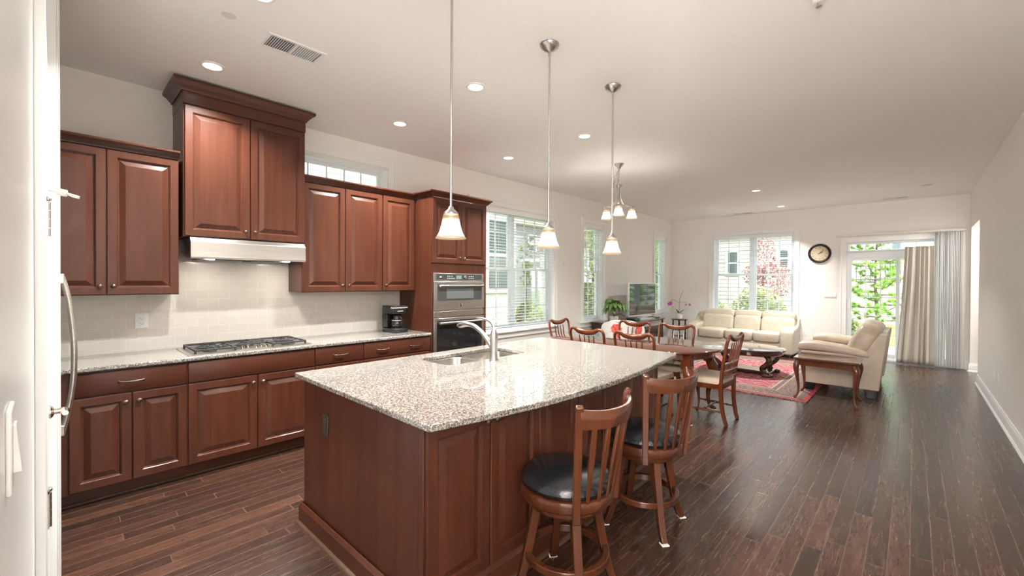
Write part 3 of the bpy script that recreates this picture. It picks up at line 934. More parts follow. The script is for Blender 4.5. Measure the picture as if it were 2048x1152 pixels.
new_obj('emblem', mb, 'chrome', dr, world=True)
mb = MB().lathe([(.012, 0), (.012, .0008)], 20)
mb.xf(Matrix.Translation((OX+.025, 3.272, 1.208)) @ Matrix.Rotation(PI/2, 4, 'Y'))
new_obj('emblem_field', mb, 'panelgrey', dr, world=True)
new_obj('vent_strip', MB().box(OX, OX+.014, 2.886, 3.644, 1.078, 1.143).box(OX, OX+.006, 2.92, 3.62, 1.143, 1.156), 'steel', m, world=True, bevel=.002)
w = thing('wall_oven', 'built-in stainless wall oven with black glass door, below the microwave', 'oven', (TF-.2, 3.265, .40))
new_obj('body', MB().box(TF-.42, OX, 2.890, 3.640, .40, 1.070), 'steel', w, world=True)
dr = new_obj('door', MB().box(OX, OX+.022, 2.886, 3.644, .42, 1.066), 'steel', w, world=True, bevel=.003)
new_obj('window', MB().box(OX+.022, OX+.024, 2.925, 3.605, .50, 1.035), 'blackglass', dr, world=True)
oven_handle(1.010, dr, 2.945, 3.600)

# gas cooktop
ck = thing('gas_cooktop', 'five-burner stainless gas cooktop with black grates set in the granite', 'cooktop', (XL+.32, 1.14, .914))
CX0, CX1, CY0, CY1 = XL+.09, XL+.60, .692, 1.590
mb = MB().loft([[(x, y, .914) for x, y in ((CX0, CY0), (CX1, CY0), (CX1, CY1), (CX0, CY1))],
                [(x, y, .920) for x, y in ((CX0, CY0), (CX1, CY0), (CX1, CY1), (CX0, CY1))],
                [(x, y, .924) for x, y in ((CX0+.02, CY0+.02), (CX1-.02, CY0+.02), (CX1-.02, CY1-.02), (CX0+.02, CY1-.02))],
                [(x, y, .919) for x, y in ((CX0+.04, CY0+.04), (CX1-.04, CY0+.04), (CX1-.04, CY1-.04), (CX0+.04, CY1-.04))]])
new_obj('tray', mb, 'steel', ck, world=True)
xc = (CX0+CX1)/2
for (x, y, r) in ((xc-.12, .85, .045), (xc+.11, .85, .038), (xc-.06, 1.14, .055), (xc-.12, 1.43, .038), (xc+.11, 1.43, .045)):
    b = new_obj('burner', MB().lathe([(r*1.25, 0), (r*1.25, .006), (r, .010), (r, .016), (r*.8, .020), (.002, .021)], 24, (x, y, .919)), 'iron', ck, world=True)
def grate(y0, y1, x0, x1):
    mb = MB()
    z = .952
    for y in (y0, y1): mb.box(x0, x1, y-.007, y+.007, z-.014, z)
    for x in (x0, x1): mb.box(x-.007, x+.007, y0, y1, z-.014, z)
    ym = (y0+y1)/2
    xm = (x0+x1)/2
    mb.box(x0, x1, ym-.005, ym+.005, z-.006, z+.003)
    mb.box(xm-.006, xm+.006, y0, y1, z-.006, z+.003)
    for sx, sy in ((1, 1), (1, -1)):
        for o in (-.25, .25):
            c_ = (xm+(x1-x0)*o, ym)
            mb.box(-.075, .075, -.005, .005, z-.007, z+.004, Matrix.Translation((c_[0], c_[1], 0)) @ Matrix.Rotation(rad(45*sy), 4, 'Z'))
    for fx in (.25, .75):
        x = x0+(x1-x0)*fx
        mb.box(x-.004, x+.004, y0, y0+(y1-y0)*.33, z-.006, z+.004).box(x-.004, x+.004, y1-(y1-y0)*.33, y1, z-.006, z+.004)
    for x in (x0, x1):
        for y in (y0, y1): mb.box(x-.007, x+.007, y-.007, y+.007, .919, z)
    return new_obj('grate', mb, 'iron', ck, world=True, bevel=.0025)
grate(CY0+.045, 1.002, CX0+.05, CX1-.05)
grate(1.01, 1.27, CX0+.05, CX1-.19)
grate(1.278, CY1-.045, CX0+.05, CX1-.05)
for i, (dx, y) in enumerate(((-.075, 1.06), (-.115, 1.11), (-.075, 1.16), (-.115, 1.21), (-.075, 1.235))):
    mb = MB().lathe([(.019, 0), (.019, .004), (.014, .006), (.013, .022), (.004, .024)], 16, (CX1+dx, y, .919)).box(CX1+dx-.016, CX1+dx+.016, y-.004, y+.004, .935, .946)
    new_obj('control_knob', mb, 'chrome', ck, world=True)

# coffee maker
cm = thing('coffee_maker', 'black drip coffee maker with glass carafe at the end of the counter', 'coffee maker', (XL+.28, 2.62, .914))
def rbox(x0, x1, y0, y1, z0, z1, name, mat, parent, b=.012): return new_obj(name, MB().box(x0, x1, y0, y1, z0, z1), mat, parent, bevel=b, seg=3)
rbox(-.12, .14, -.09, .09, 0, .045, 'base', 'blackplastic', cm)
rbox(-.12, -.02, -.09, .09, .045, .21, 'water_tank', 'blackplastic', cm)
rbox(-.12, .115, -.09, .09, .205, .285, 'brew_head', 'blackplastic', cm)
new_obj('lid_band', MB().box(.07, .118, -.092, .092, .268, .281), 'silver', cm)
new_obj('lid', MB().box(-.118, .112, -.088, .088, .283, .296), 'blackplastic', cm, bevel=.005)
new_obj('badge', MB().box(.1152, .1158, -.035, .035, .232, .242), 'silver', cm)
new_obj('warming_plate', MB().lathe([(.062, 0), (.062, .006), (.05, .007)], 24, (.05, 0, .045)), 'iron', cm)
cf = new_obj('carafe', MB().lathe([(.052, .053), (.064, .07), (.066, .10), (.056, .135), (.042, .16), (.042, .172), (.038, .172), (.038, .16), (.052, .134), (.062, .1), (.060, .072), (.048, .056)], 24, (.05, 0, 0)), 'carafe', cm)
new_obj('carafe_band', MB().lathe([(.0575, .128), (.0575, .137), (.054, .137), (.054, .128)], 24, (.05, 0, 0)), 'silver', cf)
new_obj('carafe_lid', MB().lathe([(.043, .172), (.043, .186), (.03, .192), (.001, .193)], 20, (.05, 0, 0)), 'blackplastic', cf)
new_obj('carafe_handle', MB().tube(spline([(.105, .0, .165), (.135, 0, .16), (.145, 0, .12), (.13, 0, .08), (.112, 0, .075)], 5), .008, 8, flat=1.6), 'blackplastic', cf)

# wall plates
def plate(name, label, cat, loc, rz, w, h, mat='white', kind='outlet', gangs=1, screws=True):
    """local: plate in XZ plane facing -Y"""
    t = thing(name, label, cat, loc, rz)
    new_obj('face_plate', MB().box(-w/2, w/2, -.006, 0, -h/2, h/2), mat, t, bevel=.003)
    for g in range(gangs):
        x = (g-(gangs-1)/2)*.046
        if kind == 'outlet':
            i = new_obj('receptacle', MB().box(x-.0165, x+.0165, -.009, -.006, -.034, .034), mat, t, bevel=.001)
            mb = MB()
            for z in (.018, -.018):
                mb.box(x-.008, x-.006, -.0094, -.009, z-.003, z+.006).box(x+.006, x+.008, -.0094, -.009, z-.003, z+.005)
                mb.lathe([(.0025, 0), (.0025, .0005)], 8, mx=Matrix.Translation((x, -.009, z-.009)) @ Matrix.Rotation(PI/2, 4, 'X'))
            new_obj('slots', mb, 'black', i)
        elif kind == 'rocker':
            new_obj('rocker', MB().prism([(-.006, -.033), (-.006, .033), (-.009, .033), (-.015, -.033)], x-.0165, x+.0165, 'x'), mat, t, bevel=.001)
    return t
plate('outlet', 'white outlet on the tiled backsplash left of the cooktop', 'outlet', (XL+.008, .484, 1.155), rad(90), .085, .118)
plate('light_switch', 'white rocker light switch on the near wall at the left edge', 'light switch', (-.93, -.045, 1.25), rad(180), .075, .118, 'white', 'rocker')
plate('switch_plate', 'white four-gang switch plate on the wall below the clock', 'light switch', (-1.232, YB, 1.242), 0, .205, .118, 'white', 'rocker', 4)
plate('outlet', 'white outlet low on the back wall beside the sofa arm', 'outlet', (-1.665, YB, .44), 0, .075, .118)
plate('outlet', 'white wall plate low on the right wall, the one farther from the camera', 'outlet', (XR, 7.64, .42), rad(-90), .075, .118)
plate('outlet', 'white wall plate low on the right wall, the one nearer the camera', 'outlet', (XR, 7.30, .42), rad(-90), .075, .118)

# refrigerator in the alcove, facing +Y
fr = thing('refrigerator', 'stainless refrigerator behind the door trim, only its curved handle showing', 'refrigerator', (-3.6, -.4, 0))
new_obj('body', MB().box(-4.05, -3.15, -.85, -.05, .02, 1.78), 'panelgrey', fr, world=True, bevel=.004)
for a, b, sx in ((-3.595, -3.155, 1), (-4.045, -3.605, -1)):
    d = new_obj('door', MB().box(a, b, -.05, -.004, .60, 1.77), 'steel', fr, world=True, bevel=.008)
    hx = -3.30 if sx > 0 else -3.66
    if sx < 0: continue
    pts = spline([(hx, .030, 1.50), (hx, .055, 1.38), (hx, .072, 1.2), (hx, .076, 1.06), (hx, .070, .92), (hx, .052, .78), (hx, .030, .67)], 5)
    hd = new_obj('door_handle', MB().tube(pts, .013, 12), 'steel', d, world=True)
    new_obj('handle_bracket', MB().box(hx-.014, hx+.014, -.004, .040, 1.462, 1.515).box(hx-.014, hx+.014, -.004, .040, .655, .71), 'steel', hd, world=True, bevel=.004)
new_obj('freezer_drawer', MB().box(-4.045, -3.155, -.05, -.004, .06, .59), 'steel', fr, world=True, bevel=.008)

# ------------------------------------------------------------------ island
IX0, IX1, IY0, IY1 = -2.715, -1.475, 1.06, 3.24
isl = thing('kitchen_island', 'cherry kitchen island with raised-panel doors facing the bar stools', 'kitchen island', (-2.09, 2.15, 0))
mb = MB()
for a, b, c_, d in ((IX0, IX1, IY0, IY0+.02), (IX0, IX1, IY1-.02, IY1), (IX0, IX0+.02, IY0+.02, IY1-.02), (IX1-.02, IX1, IY0+.02, IY1-.02)): mb.box(a, b, c_, d, 0, .884)
mb.box(IX0+.02, IX1-.02, IY0+.02, IY1-.02, .02, .10)
new_obj('body', mb, 'cherry', isl, world=True)
mb = MB()
n = 7
wv = (IX1-.04-IX0)/n
for i in range(n): mb.box(IX0+i*wv+.0006, IX0+(i+1)*wv-.0006, IY0-.012, IY0, .10, .884)
new_obj('end_panel', mb, 'cherry', isl, world=True)
new_obj('corner_post', MB().box(IX1-.036, IX1+.0, IY0-.016, IY0, .0, .884), 'cherry', isl, world=True, bevel=.003)
nd = 6
for i in range(nd):
    a = IY0-.012+(IY1-IY0+.012)*i/nd; b = IY0-.012+(IY1-IY0+.012)*(i+1)/nd
    d = new_obj('door', raised(a+.004, b-.004, .135, .872, IX1), 'cherry', isl, world=True, ang=9)
    knob(b-.03 if i % 2 == 0 else a+.03, .835, IX1+.02, d)
BM = [(0, 0), (.014, 0), (.014, .105), (.010, .112), (.008, .122), (.003, .130), (0, .130)]
new_obj('base_moulding', MB().sweep([(o+.008, z) for o, z in BM], [(IX1, IY1), (IX1, IY0-.014), (IX0, IY0-.014), (IX0, IY1)][::-1]), 'cherry_h', isl, world=True, ang=25)
SH = [(.022, 0), (.040, 0), (.038, .010), (.030, .018), (.022, .020)]
new_obj('shoe_moulding', MB().sweep(SH, [(IX1, IY1), (IX1, IY0-.014), (IX0, IY0-.014), (IX0, IY1)][::-1]), 'shoe', isl, world=True)
po = plate('outlet', 'dark brown outlet on the near end panel of the island', 'outlet', (-2.41, IY0-.012, .67), 0, .072, .118, 'brownplate')

# island worktop with undermount sink cut-out
EDGE = [(-1.392, 1.023), (-1.335, 1.30), (-1.288, 1.60), (-1.268, 1.90), (-1.263, 2.23), (-1.278, 2.56), (-1.305, 2.85), (-1.345, 3.15), (-1.372, 3.38)]
SX0, SX1, SY0, SY1 = -2.655, -2.285, 1.83, 2.635
def rrect(x0, x1, y0, y1, r, n=5):
    out = []
    for cx, cy, a in ((x1-r, y0+r, -PI/2), (x1-r, y1-r, 0), (x0+r, y1-r, PI/2), (x0+r, y0+r, PI)):
        out += [(cx+r*math.cos(a+PI/2*k/n), cy+r*math.sin(a+PI/2*k/n)) for k in range(n+1)]
    return out
def worktop():
    e = spline(EDGE, 4)
    outer = [(-2.80, 1.023)] + [(-1.44, 1.013), (-1.405, 1.016)] + e + [(-1.39, 3.425), (-1.43, 3.445)] + [(-2.80, 3.445)]
    inner = rrect(SX0, SX1, SY0, SY1, .07)
    bm = bmesh.new()
    def ring(p, z): return [bm.verts.new((x, y, z)) for x, y in p]
    tops = []
    for z in (.914, .884):
        o, i = ring(outer, z), ring(inner, z)
        es = [bm.edges.new((r[k], r[(k+1) % len(r)])) for r in (o, i) for k in range(len(r))]
        bmesh.ops.triangle_fill(bm, edges=es, use_beauty=True)
        tops.append((o, i))
    for r in (0, 1):
        a, b = tops[0][r], tops[1][r]
        for k in range(len(a)):
            j = (k+1) % len(a)
            bm.faces.new((a[k], a[j], b[j], b[k]))
    mb = MB()
    bm.verts.index_update()
    mb.v = [v.co.copy() for v in bm.verts]
    mb.f = [tuple(v.index for v in f.verts) for f in bm.faces]
    bm.free()
    return mb
single('island_worktop', worktop(), 'granite', 'speckled granite island worktop with a bowed seating edge', 'countertop', bevel=.006, seg=3)

sk = thing('kitchen_sink', 'double-bowl stainless sink set into the island worktop', 'sink', (-2.47, 2.23, .70))
def bowl(y0, y1, z0, nm):
    o1 = rrect(SX0-.012, SX1+.012, y0, y1, .075)
    loops = [[(x, y, .8835) for x, y in rrect(SX0-.012, SX1+.012, y0, y1, .075)],
             [(x, y, .8835) for x, y in rrect(SX0-.004, SX1+.004, y0+.012, y1-.012, .07)],
             [(x, y, .875) for x, y in rrect(SX0+.000, SX1-.000, y0+.016, y1-.016, .07)],
             [(x, y, z0+.03) for x, y in rrect(SX0+.008, SX1-.008, y0+.024, y1-.024, .065)],
             [(x, y, z0) for x, y in rrect(SX0+.035, SX1-.035, y0+.05, y1-.05, .05)]]
    b = new_obj(nm, MB().loft(loops, cap0=False), 'steel_b', sk, world=True, ang=60)
    new_obj('drain', MB().lathe([(.04, 0), (.04, .003), (.03, .004), (.001, .002)], 20, ((SX0+SX1)/2, (y0+y1)/2, z0)), 'chrome', b, world=True)
bowl(SY0-.012, 2.215, .72, 'basin')
bowl(2.215, SY1+.012, .70, 'basin')

fa = thing('kitchen_faucet', 'brushed nickel pull-out faucet behind the island sink', 'faucet', (-2.225, 2.19, .914))
new_obj('column', MB().lathe([(.033, 0), (.033, .006), (.029, .012), (.027, .06), (.027, .11), (.029, .15), (.0295, .178), (.028, .182), (.0275, .186), (.024, .20), (.015, .224), (.008, .240), (.001, .244)], 20), 'nickel', fa)
pts = spline([(0, 0, .075), (-.04, 0, .115), (-.10, 0, .168), (-.16, 0, .207), (-.22, 0, .232), (-.27, 0, .238)], 5)
new_obj('spout', MB().tube(pts, [.0225-.0055*min(1, i/12) for i in range(len(pts))], 14), 'nickel', fa)
pts = spline([(-.262, 0, .238), (-.31, 0, .240), (-.36, 0, .232), (-.395, 0, .222), (-.405, 0, .212)], 4)
hd = new_obj('spray_head', MB().tube(pts, [.0175, .0185, .0195, .021, .0225, .0235, .024, .0245, .0245, .024, .023, .022, .020, .018, .016, .013, .010][:len(pts)], 14), 'nickel', fa)
new_obj('spray_button', MB().pillow((-.355, -.023, .232), (.04, .006, .02), 1), 'panelgrey', hd)
pts = spline([(0, 0, .228), (-.012, 0, .252), (-.04, 0, .276), (-.09, 0, .290), (-.15, 0, .296), (-.185, 0, .294)], 5)
new_obj('lever', MB().tube(pts, [.010-.0052*i/len(pts) for i in range(len(pts))], 10, flat=1.3), 'nickel', fa)

# ------------------------------------------------------------------ ceiling fittings
def can(x, y, label, k=1.0, spread=122):
    t = thing('recessed_light', label, 'ceiling light', (x, y, H), 0, 'recessed ceiling lights')
    new_obj('trim_ring', MB().lathe([(.056, -.001), (.056, -.004), (.062, -.008), (.078, -.005), (.080, 0), (.056, 0)], 32, cap=False), 'white', t)
    new_obj('lens', MB().lathe([(.057, -.002), (.057, -.0025)], 32), 'can', t)
    lamp('downlight', 'AREA', (0, 0, -.012), CAN_W*k, (1, .985, .93), t, .11, spot=spread)
can(-3.733, .793, 'recessed ceiling light above the tall range-hood cabinet, nearest the kitchen wall', .8, 125)
can(-3.72, 2.343, 'recessed ceiling light in front of the transom window')
can(-3.73, 3.913, 'recessed ceiling light in front of the oven tower, near the kitchen window')
can(-2.60, .77, 'recessed ceiling light at the top edge of the picture beyond the air vent')
can(-2.569, 2.308, 'largest round recessed ceiling light, between the first two pendant rods')
can(-2.574, 3.872, 'recessed ceiling light between the second and third pendant rods')
can(-1.951, 8.104, 'recessed ceiling light over the living area, the nearer of two', 1.3)
can(-1.976, 10.107, 'small recessed ceiling light close to the back wall above the sofa', .7, 95)

def vent(x, y, lx, ly, label):
    t = thing('ceiling_vent', label, 'vent', (x, y, H))
    mb = MB()
    rect = [(-lx/2, lx/2, -ly/2, -ly/2+.022), (-lx/2, lx/2, ly/2-.022, ly/2), (-lx/2, -lx/2+.022, -ly/2+.022, ly/2-.022), (lx/2-.022, lx/2, -ly/2+.022, ly/2-.022)]
    for a, b, c_, d in rect: mb.box(a, b, c_, d, -.008, 0)
    lon = 'y' if ly > lx else 'x'
    if lon == 'y': mb.box(-lx/2+.022, lx/2-.022, -.008, .008, -.007, 0)
    else: mb.box(-.008, .008, -ly/2+.022, ly/2-.022, -.007, 0)
    new_obj('frame', mb, 'white', t, bevel=.002)
    new_obj('backing', MB().box(-lx/2+.02, lx/2-.02, -ly/2+.02, ly/2-.02, -.0015, -.0005), 'ventgrey', t)
    mb = MB()
    L = (ly if lon == 'y' else lx)/2-.022
    Wd = (lx if lon == 'y' else ly)/2-.022
    k = -L+.008
    while k < L-.004:
        tilt = .006 if k < 0 else -.006
        q = [(k-.003, -.007), (k-.002, -.007), (k+tilt, -.001), (k+tilt-.001, -.001)]
        if lon == 'y': mb.prism(q, -Wd, Wd, 'x')
        else: mb.prism(q, -Wd, Wd, 'y')
        k += .0135
    new_obj('louvres', mb, 'white', t)
vent(-3.054, 1.104, .205, .36, 'white rectangular air vent in the ceiling above the kitchen aisle')
vent(-.255, 10.47, .36, .14, 'white air vent in the ceiling above the patio door')
vent(-2.80, 10.60, .36, .14, 'white air vent in the ceiling above the sofa window')
t = thing('smoke_detector', 'round white smoke detector on the ceiling near the right wall', 'smoke detector', (.133, 9.293, H))
new_obj('housing', MB().lathe([(.070, 0), (.070, -.012), (.062, -.026), (.045, -.034), (.001, -.036)], 28), 'offw', t)
new_obj('base_ring', MB().lathe([(.075, 0), (.075, -.008), (.070, -.008)], 28), 'white', t)
single('sprinkler_cover', MB().lathe([(.038, 0), (.038, -.004), (.001, -.005)], 24, (-2.945, .707, H)), 'offw', 'small round grey sprinkler cover on the ceiling near the kitchen vent', 'sprinkler')
sp = thing('fire_sprinkler', 'tiny sprinkler head at the top edge of the ceiling, right of the pendants', 'sprinkler', (-.392, 2.88, H))
new_obj('escutcheon', MB().lathe([(.03, 0), (.028, -.006), (.012, -.010)], 20), 'white', sp)
new_obj('nozzle', MB().lathe([(.008, -.008), (.008, -.03), (.015, -.034), (.015, -.036), (.001, -.037)], 14), 'nickel', sp)

BELL = [(.034, .130), (.040, .122), (.043, .105), (.047, .080), (.054, .052), (.063, .026), (.074, .008), (.081, .0), (.079, -.001), (.071, .007), (.060, .027), (.051, .053), (.044, .081), (.040, .105), (.036, .120), (.031, .127)]
def bell(parent, loc, k=1.0, w=9, name='shade'):
    s = new_obj(name, MB().lathe([(r*k, z*k) for r, z in BELL], 36, loc, cap=False), 'shade', parent)
    new_obj('bulb', MB().lathe([(.001, .028), (.014, .032), (.021, .046), (.021, .058), (.013, .082), (.011, .10)], 16, loc, mx=Matrix.Translation(loc) @ Matrix.Scale(k, 4) @ Matrix.Translation(-Vector(loc))), 'bulb', s)
    lamp('lamp_light', 'POINT', (loc[0], loc[1], loc[2]+.05*k), w, (1, .93, .83), parent, .03)
    return s
def pendant(y, label):
    t = thing('pendant_light', label, 'pendant light', (-1.755, y, 1.709), 0, 'pendant lights over the island')
    hz = H-1.709
    new_obj('canopy', MB().lathe([(.062, hz), (.064, hz-.004), (.060, hz-.016), (.040, hz-.034), (.018, hz-.046), (.010, hz-.052)], 28), 'nickel', t)
    new_obj('rod', MB().tube([(0, 0, .155), (0, 0, hz-.04)], .0065, 12).lathe([(.009, hz-.075), (.009, hz-.05)], 12).lathe([(.0078, .60), (.0078, .612)], 12), 'nickel', t)
    new_obj('socket_cup', MB().lathe([(.037, .124), (.037, .131), (.028, .142), (.016, .152), (.011, .165)], 24), 'nickel', t)
    bell(t, (0, 0, 0), 1.0, PENDANT_W)
    return t
pendant(1.41, 'first pendant light over the island, nearest the camera, in front of the oven tower')
pendant(2.225, 'middle pendant light over the island, in front of the large kitchen window')
pendant(3.038, 'farthest of the three pendant lights, over the far end of the island')

ch = thing('chandelier', 'brushed nickel chandelier with bell shades hanging over the dining table', 'chandelier', (-2.846, 5.10, 2.31))
hz = H-2.31
new_obj('canopy', MB().lathe([(.062, hz), (.063, hz-.005), (.05, hz-.02), (.025, hz-.05), (.010, hz-.075)], 24), 'nickel', ch)
mb = MB()
def link(mb, c, d, flip, r=.011):
    d = Vector(d).normalized()
    a = d.orthogonal().normalized()
    if flip: a = d.cross(a)
    P = [Vector(c)+d*(r*1.6*math.cos(2*PI*k/10))+a*(r*math.sin(2*PI*k/10)) for k in range(11)]
    mb.tube([tuple(p) for p in P], .0022, 6)
def chain(pts):
    pts = [Vector(p) for p in pts]
    for i in range(len(pts)-1): link(mb, (pts[i]+pts[i+1])/2, pts[i+1]-pts[i], i % 2)
chain(spline([(0, 0, hz-.075), (-.004, .002, hz-.15), (-.01, .004, hz-.22), (0, 0, .475)], 5))
chain(spline([(0, 0, hz-.08), (-.035, -.03, .55), (-.062, -.05, .42), (-.06, -.05, .26), (-.04, -.035, .19), (-.03, -.02, .28), (-.012, 0, .45)], 5))
new_obj('chain', mb, 'nickel', ch)
new_obj('column', MB().lathe([(.004, .475), (.010, .468), (.040, .458), (.044, .45), (.036, .43), (.022, .415), (.012, .405), (.009, .38), (.009, .20), (.016, .185), (.022, .165), (.016, .145), (.008, .135), (.010, .125), (.001, .118)], 20), 'nickel', ch)
for k in range(3):
    a = rad(-62+120*k)
    ca, sa = math.cos(a), math.sin(a)
    pr = spline([(.026, .445), (.028, .36), (.032, .28), (.062, .215), (.12, .185), (.175, .182), (.235, .178)], 5)
    arm = new_obj('arm', MB().tube([(r*ca, r*sa, z) for r, z in pr], .0055, 8), 'nickel', ch)
    new_obj('socket_cup', MB().lathe([(.028, .145), (.026, .155), (.014, .168), (.008, .184)], 16, (.19*ca, .19*sa, 0)), 'nickel', arm)
    bell(ch, (.19*ca, .19*sa, .022), 1.0, CHAND_W)

# added unseen fill lamp behind the camera, brightens ceiling and right wall
t = thing('fill_light', 'added fill light hanging unseen in the entry behind the camera', 'ceiling light', (.18, -1.5, H))
new_obj('rod', MB().tube([(0, 0, 0), (0, 0, -.33)], .008, 8), 'nickel', t)
new_obj('socket', MB().lathe([(.03, -.31), (.04, -.34), (.001, -.342)], 20), 'nickel', t)
lamp('entry_fill', 'POINT', (0, 0, -.45), ENTRY_FILL_W, (1, .98, .96), t, .12)

t = thing('fill_light', 'added fill light, unseen in the side hall past the far right opening', 'ceiling light', (1.5, 9.9, H))  # lamp added out of view to brighten the jamb of the opening
new_obj('rod', MB().tube([(0, 0, 0), (0, 0, -.33)], .008, 8), 'nickel', t)
new_obj('socket', MB().lathe([(.03, -.31), (.04, -.34), (.001, -.342)], 20), 'nickel', t)
lamp('side_hall_fill', 'POINT', (0, 0, -.45), 22, (1, .96, .91), t, .12)

# ------------------------------------------------------------------ bar stools
def make_stool(label, loc, rz, base=7):
    t = thing('bar_stool', label, 'bar stool', loc, rz, 'bar stools at the island')
    new_obj('seat_ring', MB().lathe([(.19, .472), (.220, .472), (.226, .480), (.228, .512), (.224, .524), (.212, .528), (.19, .525)], 44), 'stoolw', t)
    new_obj('swivel_apron', MB().lathe([(.05, .432), (.182, .432), (.188, .442), (.188, .472)], 36), 'stoolw', t)
    new_obj('seat_cushion', MB().lathe([(.195, .523), (.213, .533), (.219, .548), (.213, .568), (.190, .588), (.14, .603), (.07, .610), (.001, .612)], 44), 'leather_k', t)
    for k in range(4):
        a = rad(45+90*k+base)-rz
        pr = spline([(.140, .455), (.165, .32), (.190, .20), (.212, .10), (.238, .03), (.256, .006)], 4)
        lg = new_obj('leg', MB().tube([(r*math.cos(a), r*math.sin(a), z) for r, z in pr], [.0215-.004*i/len(pr) for i in range(len(pr))], sq=True, up=(-math.sin(a), math.cos(a), 0)), 'stoolw', t, bevel=.005)
        new_obj('felt_pad', MB().tube([(.254*math.cos(a), .254*math.sin(a), .0), (.254*math.cos(a), .254*math.sin(a), .007)], .022, sq=True, up=(-math.sin(a), math.cos(a), 0)), 'felt', lg, bevel=.004)
    new_obj('foot_ring', MB().lathe([(.176, .175), (.206, .175), (.206, .210), (.176, .210), (.176, .175)], 44, cap=False), 'stoolw', t, bevel=.004)
    A = rad(44)
    for s in (-1, 1):
        a = s*A
        pr = spline([(.236, .445), (.245, .55), (.260, .70), (.277, .85), (.291, .945), (.304, .972)], 4)
        new_obj('back_post', MB().tube([(r*math.cos(a), r*math.sin(a), z) for r, z in pr], [.0175]*(len(pr)-3)+[.0165, .015, .012], sq=True, flat=.72, up=(math.cos(a), math.sin(a), 0)), 'stoolw', t, bevel=.005)
    loops = []
    n = 20
    for i in range(n+1):
        u = i/n*2-1
        a = A*u*.985
        zt = .945 + .012*abs(u)**3
        zb = .870 - .004*(1-u*u)
        def P(r, z): return (r*math.cos(a), r*math.sin(a), z)
        loops.append([P(.272, zb), P(.294, zb), P(.303, (zb+zt)/2), P(.306, zt-.012), P(.300, zt), P(.288, zt), P(.282, zt-.01)])
    new_obj('crest_rail', MB().loft(loops), 'stoolw', t)
    for i in range(5):
        a = rad(-30+15*i)
        pr = [(.222, .52), (.238, .61), (.256, .71), (.270, .79), (.285, .875)]
        new_obj('back_slat', MB().tube([(r*math.cos(a), r*math.sin(a), z) for r, z in pr], [.0085, .010, .013, .0135, .0105], sq=True, flat=.55, up=(math.cos(a), math.sin(a), 0)), 'stoolw', t, bevel=.003)
    return t
make_stool('wooden bar stool with black leather seat, the nearer of the two at the island', (-1.218, 1.695, 0), rad(0))
make_stool('wooden bar stool with black leather seat, the farther one, next to the dining chairs', (-1.215, 2.515, 0), rad(-19))

# ------------------------------------------------------------------ dining set
def cabriole(mb, x, y, z1, dx, dy, k=1.0, n=10, z0=0):
    """curved leg, knee and foot pushed towards (dx, dy)"""
    pr = [(0, 1.0, 1.15), (.012, .93, 1.35), (.028, .84, 1.45), (.026, .72, 1.15), (.010, .55, .85), (-.004, .36, .62), (-.004, .20, .50), (.008, .09, .48), (.030, .045, .62), (.038, .02, .75), (.036, .0, .62)]
    pr = spline(pr, 3)
    mb.tube([(x+dx*o*k, y+dy*o*k, z0+(z1-z0)*z) for o, z, r in pr], [.026*k*r for o, z, r in pr], n, up=(dy, -dx, 0.0))
    return mb
tb = thing('dining_table', 'long oval mahogany dining table with cabriole legs', 'dining table', (-2.58, 4.905, 0))
TX0, TX1, TH = -3.66, -1.50, .545
def oval(k, z, n=20):
    out = []
    cx0, cx1 = TX0+.42, TX1-.42
    for cx, a0 in ((cx1, -PI/2), (cx0, PI/2)):
        for i in range(n+1):
            a = a0+PI*i/n
            out.append((cx+(.42+k)*math.cos(a), 4.905+(TH+k)*math.sin(a), z))
    return out
new_obj('table_top', MB().loft([oval(-.012, .738), oval(-.004, .742), oval(0, .752), oval(-.003, .762), oval(-.012, .766)]), 'maho_t', tb, world=True)
new_obj('apron', MB().loft([oval(-.115, .662), oval(-.10, .668), oval(-.10, .739)]), 'maho', tb, world=True)
for x, y, dx, dy in ((-1.735, 4.57, .7, -.7), (-1.735, 5.24, .7, .7), (-3.42, 4.57, -.7, -.7), (-3.42, 5.24, -.7, .7)):
    mb = MB().box(x-.05, x+.05, y-.05, y+.05, .57, .739)
    cabriole(mb, x, y, .60, dx, dy, 1.55, 12)
    lg = new_obj('leg', mb, 'maho', tb, world=True, bevel=.004)
    new_obj('felt_pad', MB().lathe([(.036, 0), (.036, .008)], 16, (x+.036*1.55*dx, y+.036*1.55*dy, 0)), 'felt', lg, world=True)

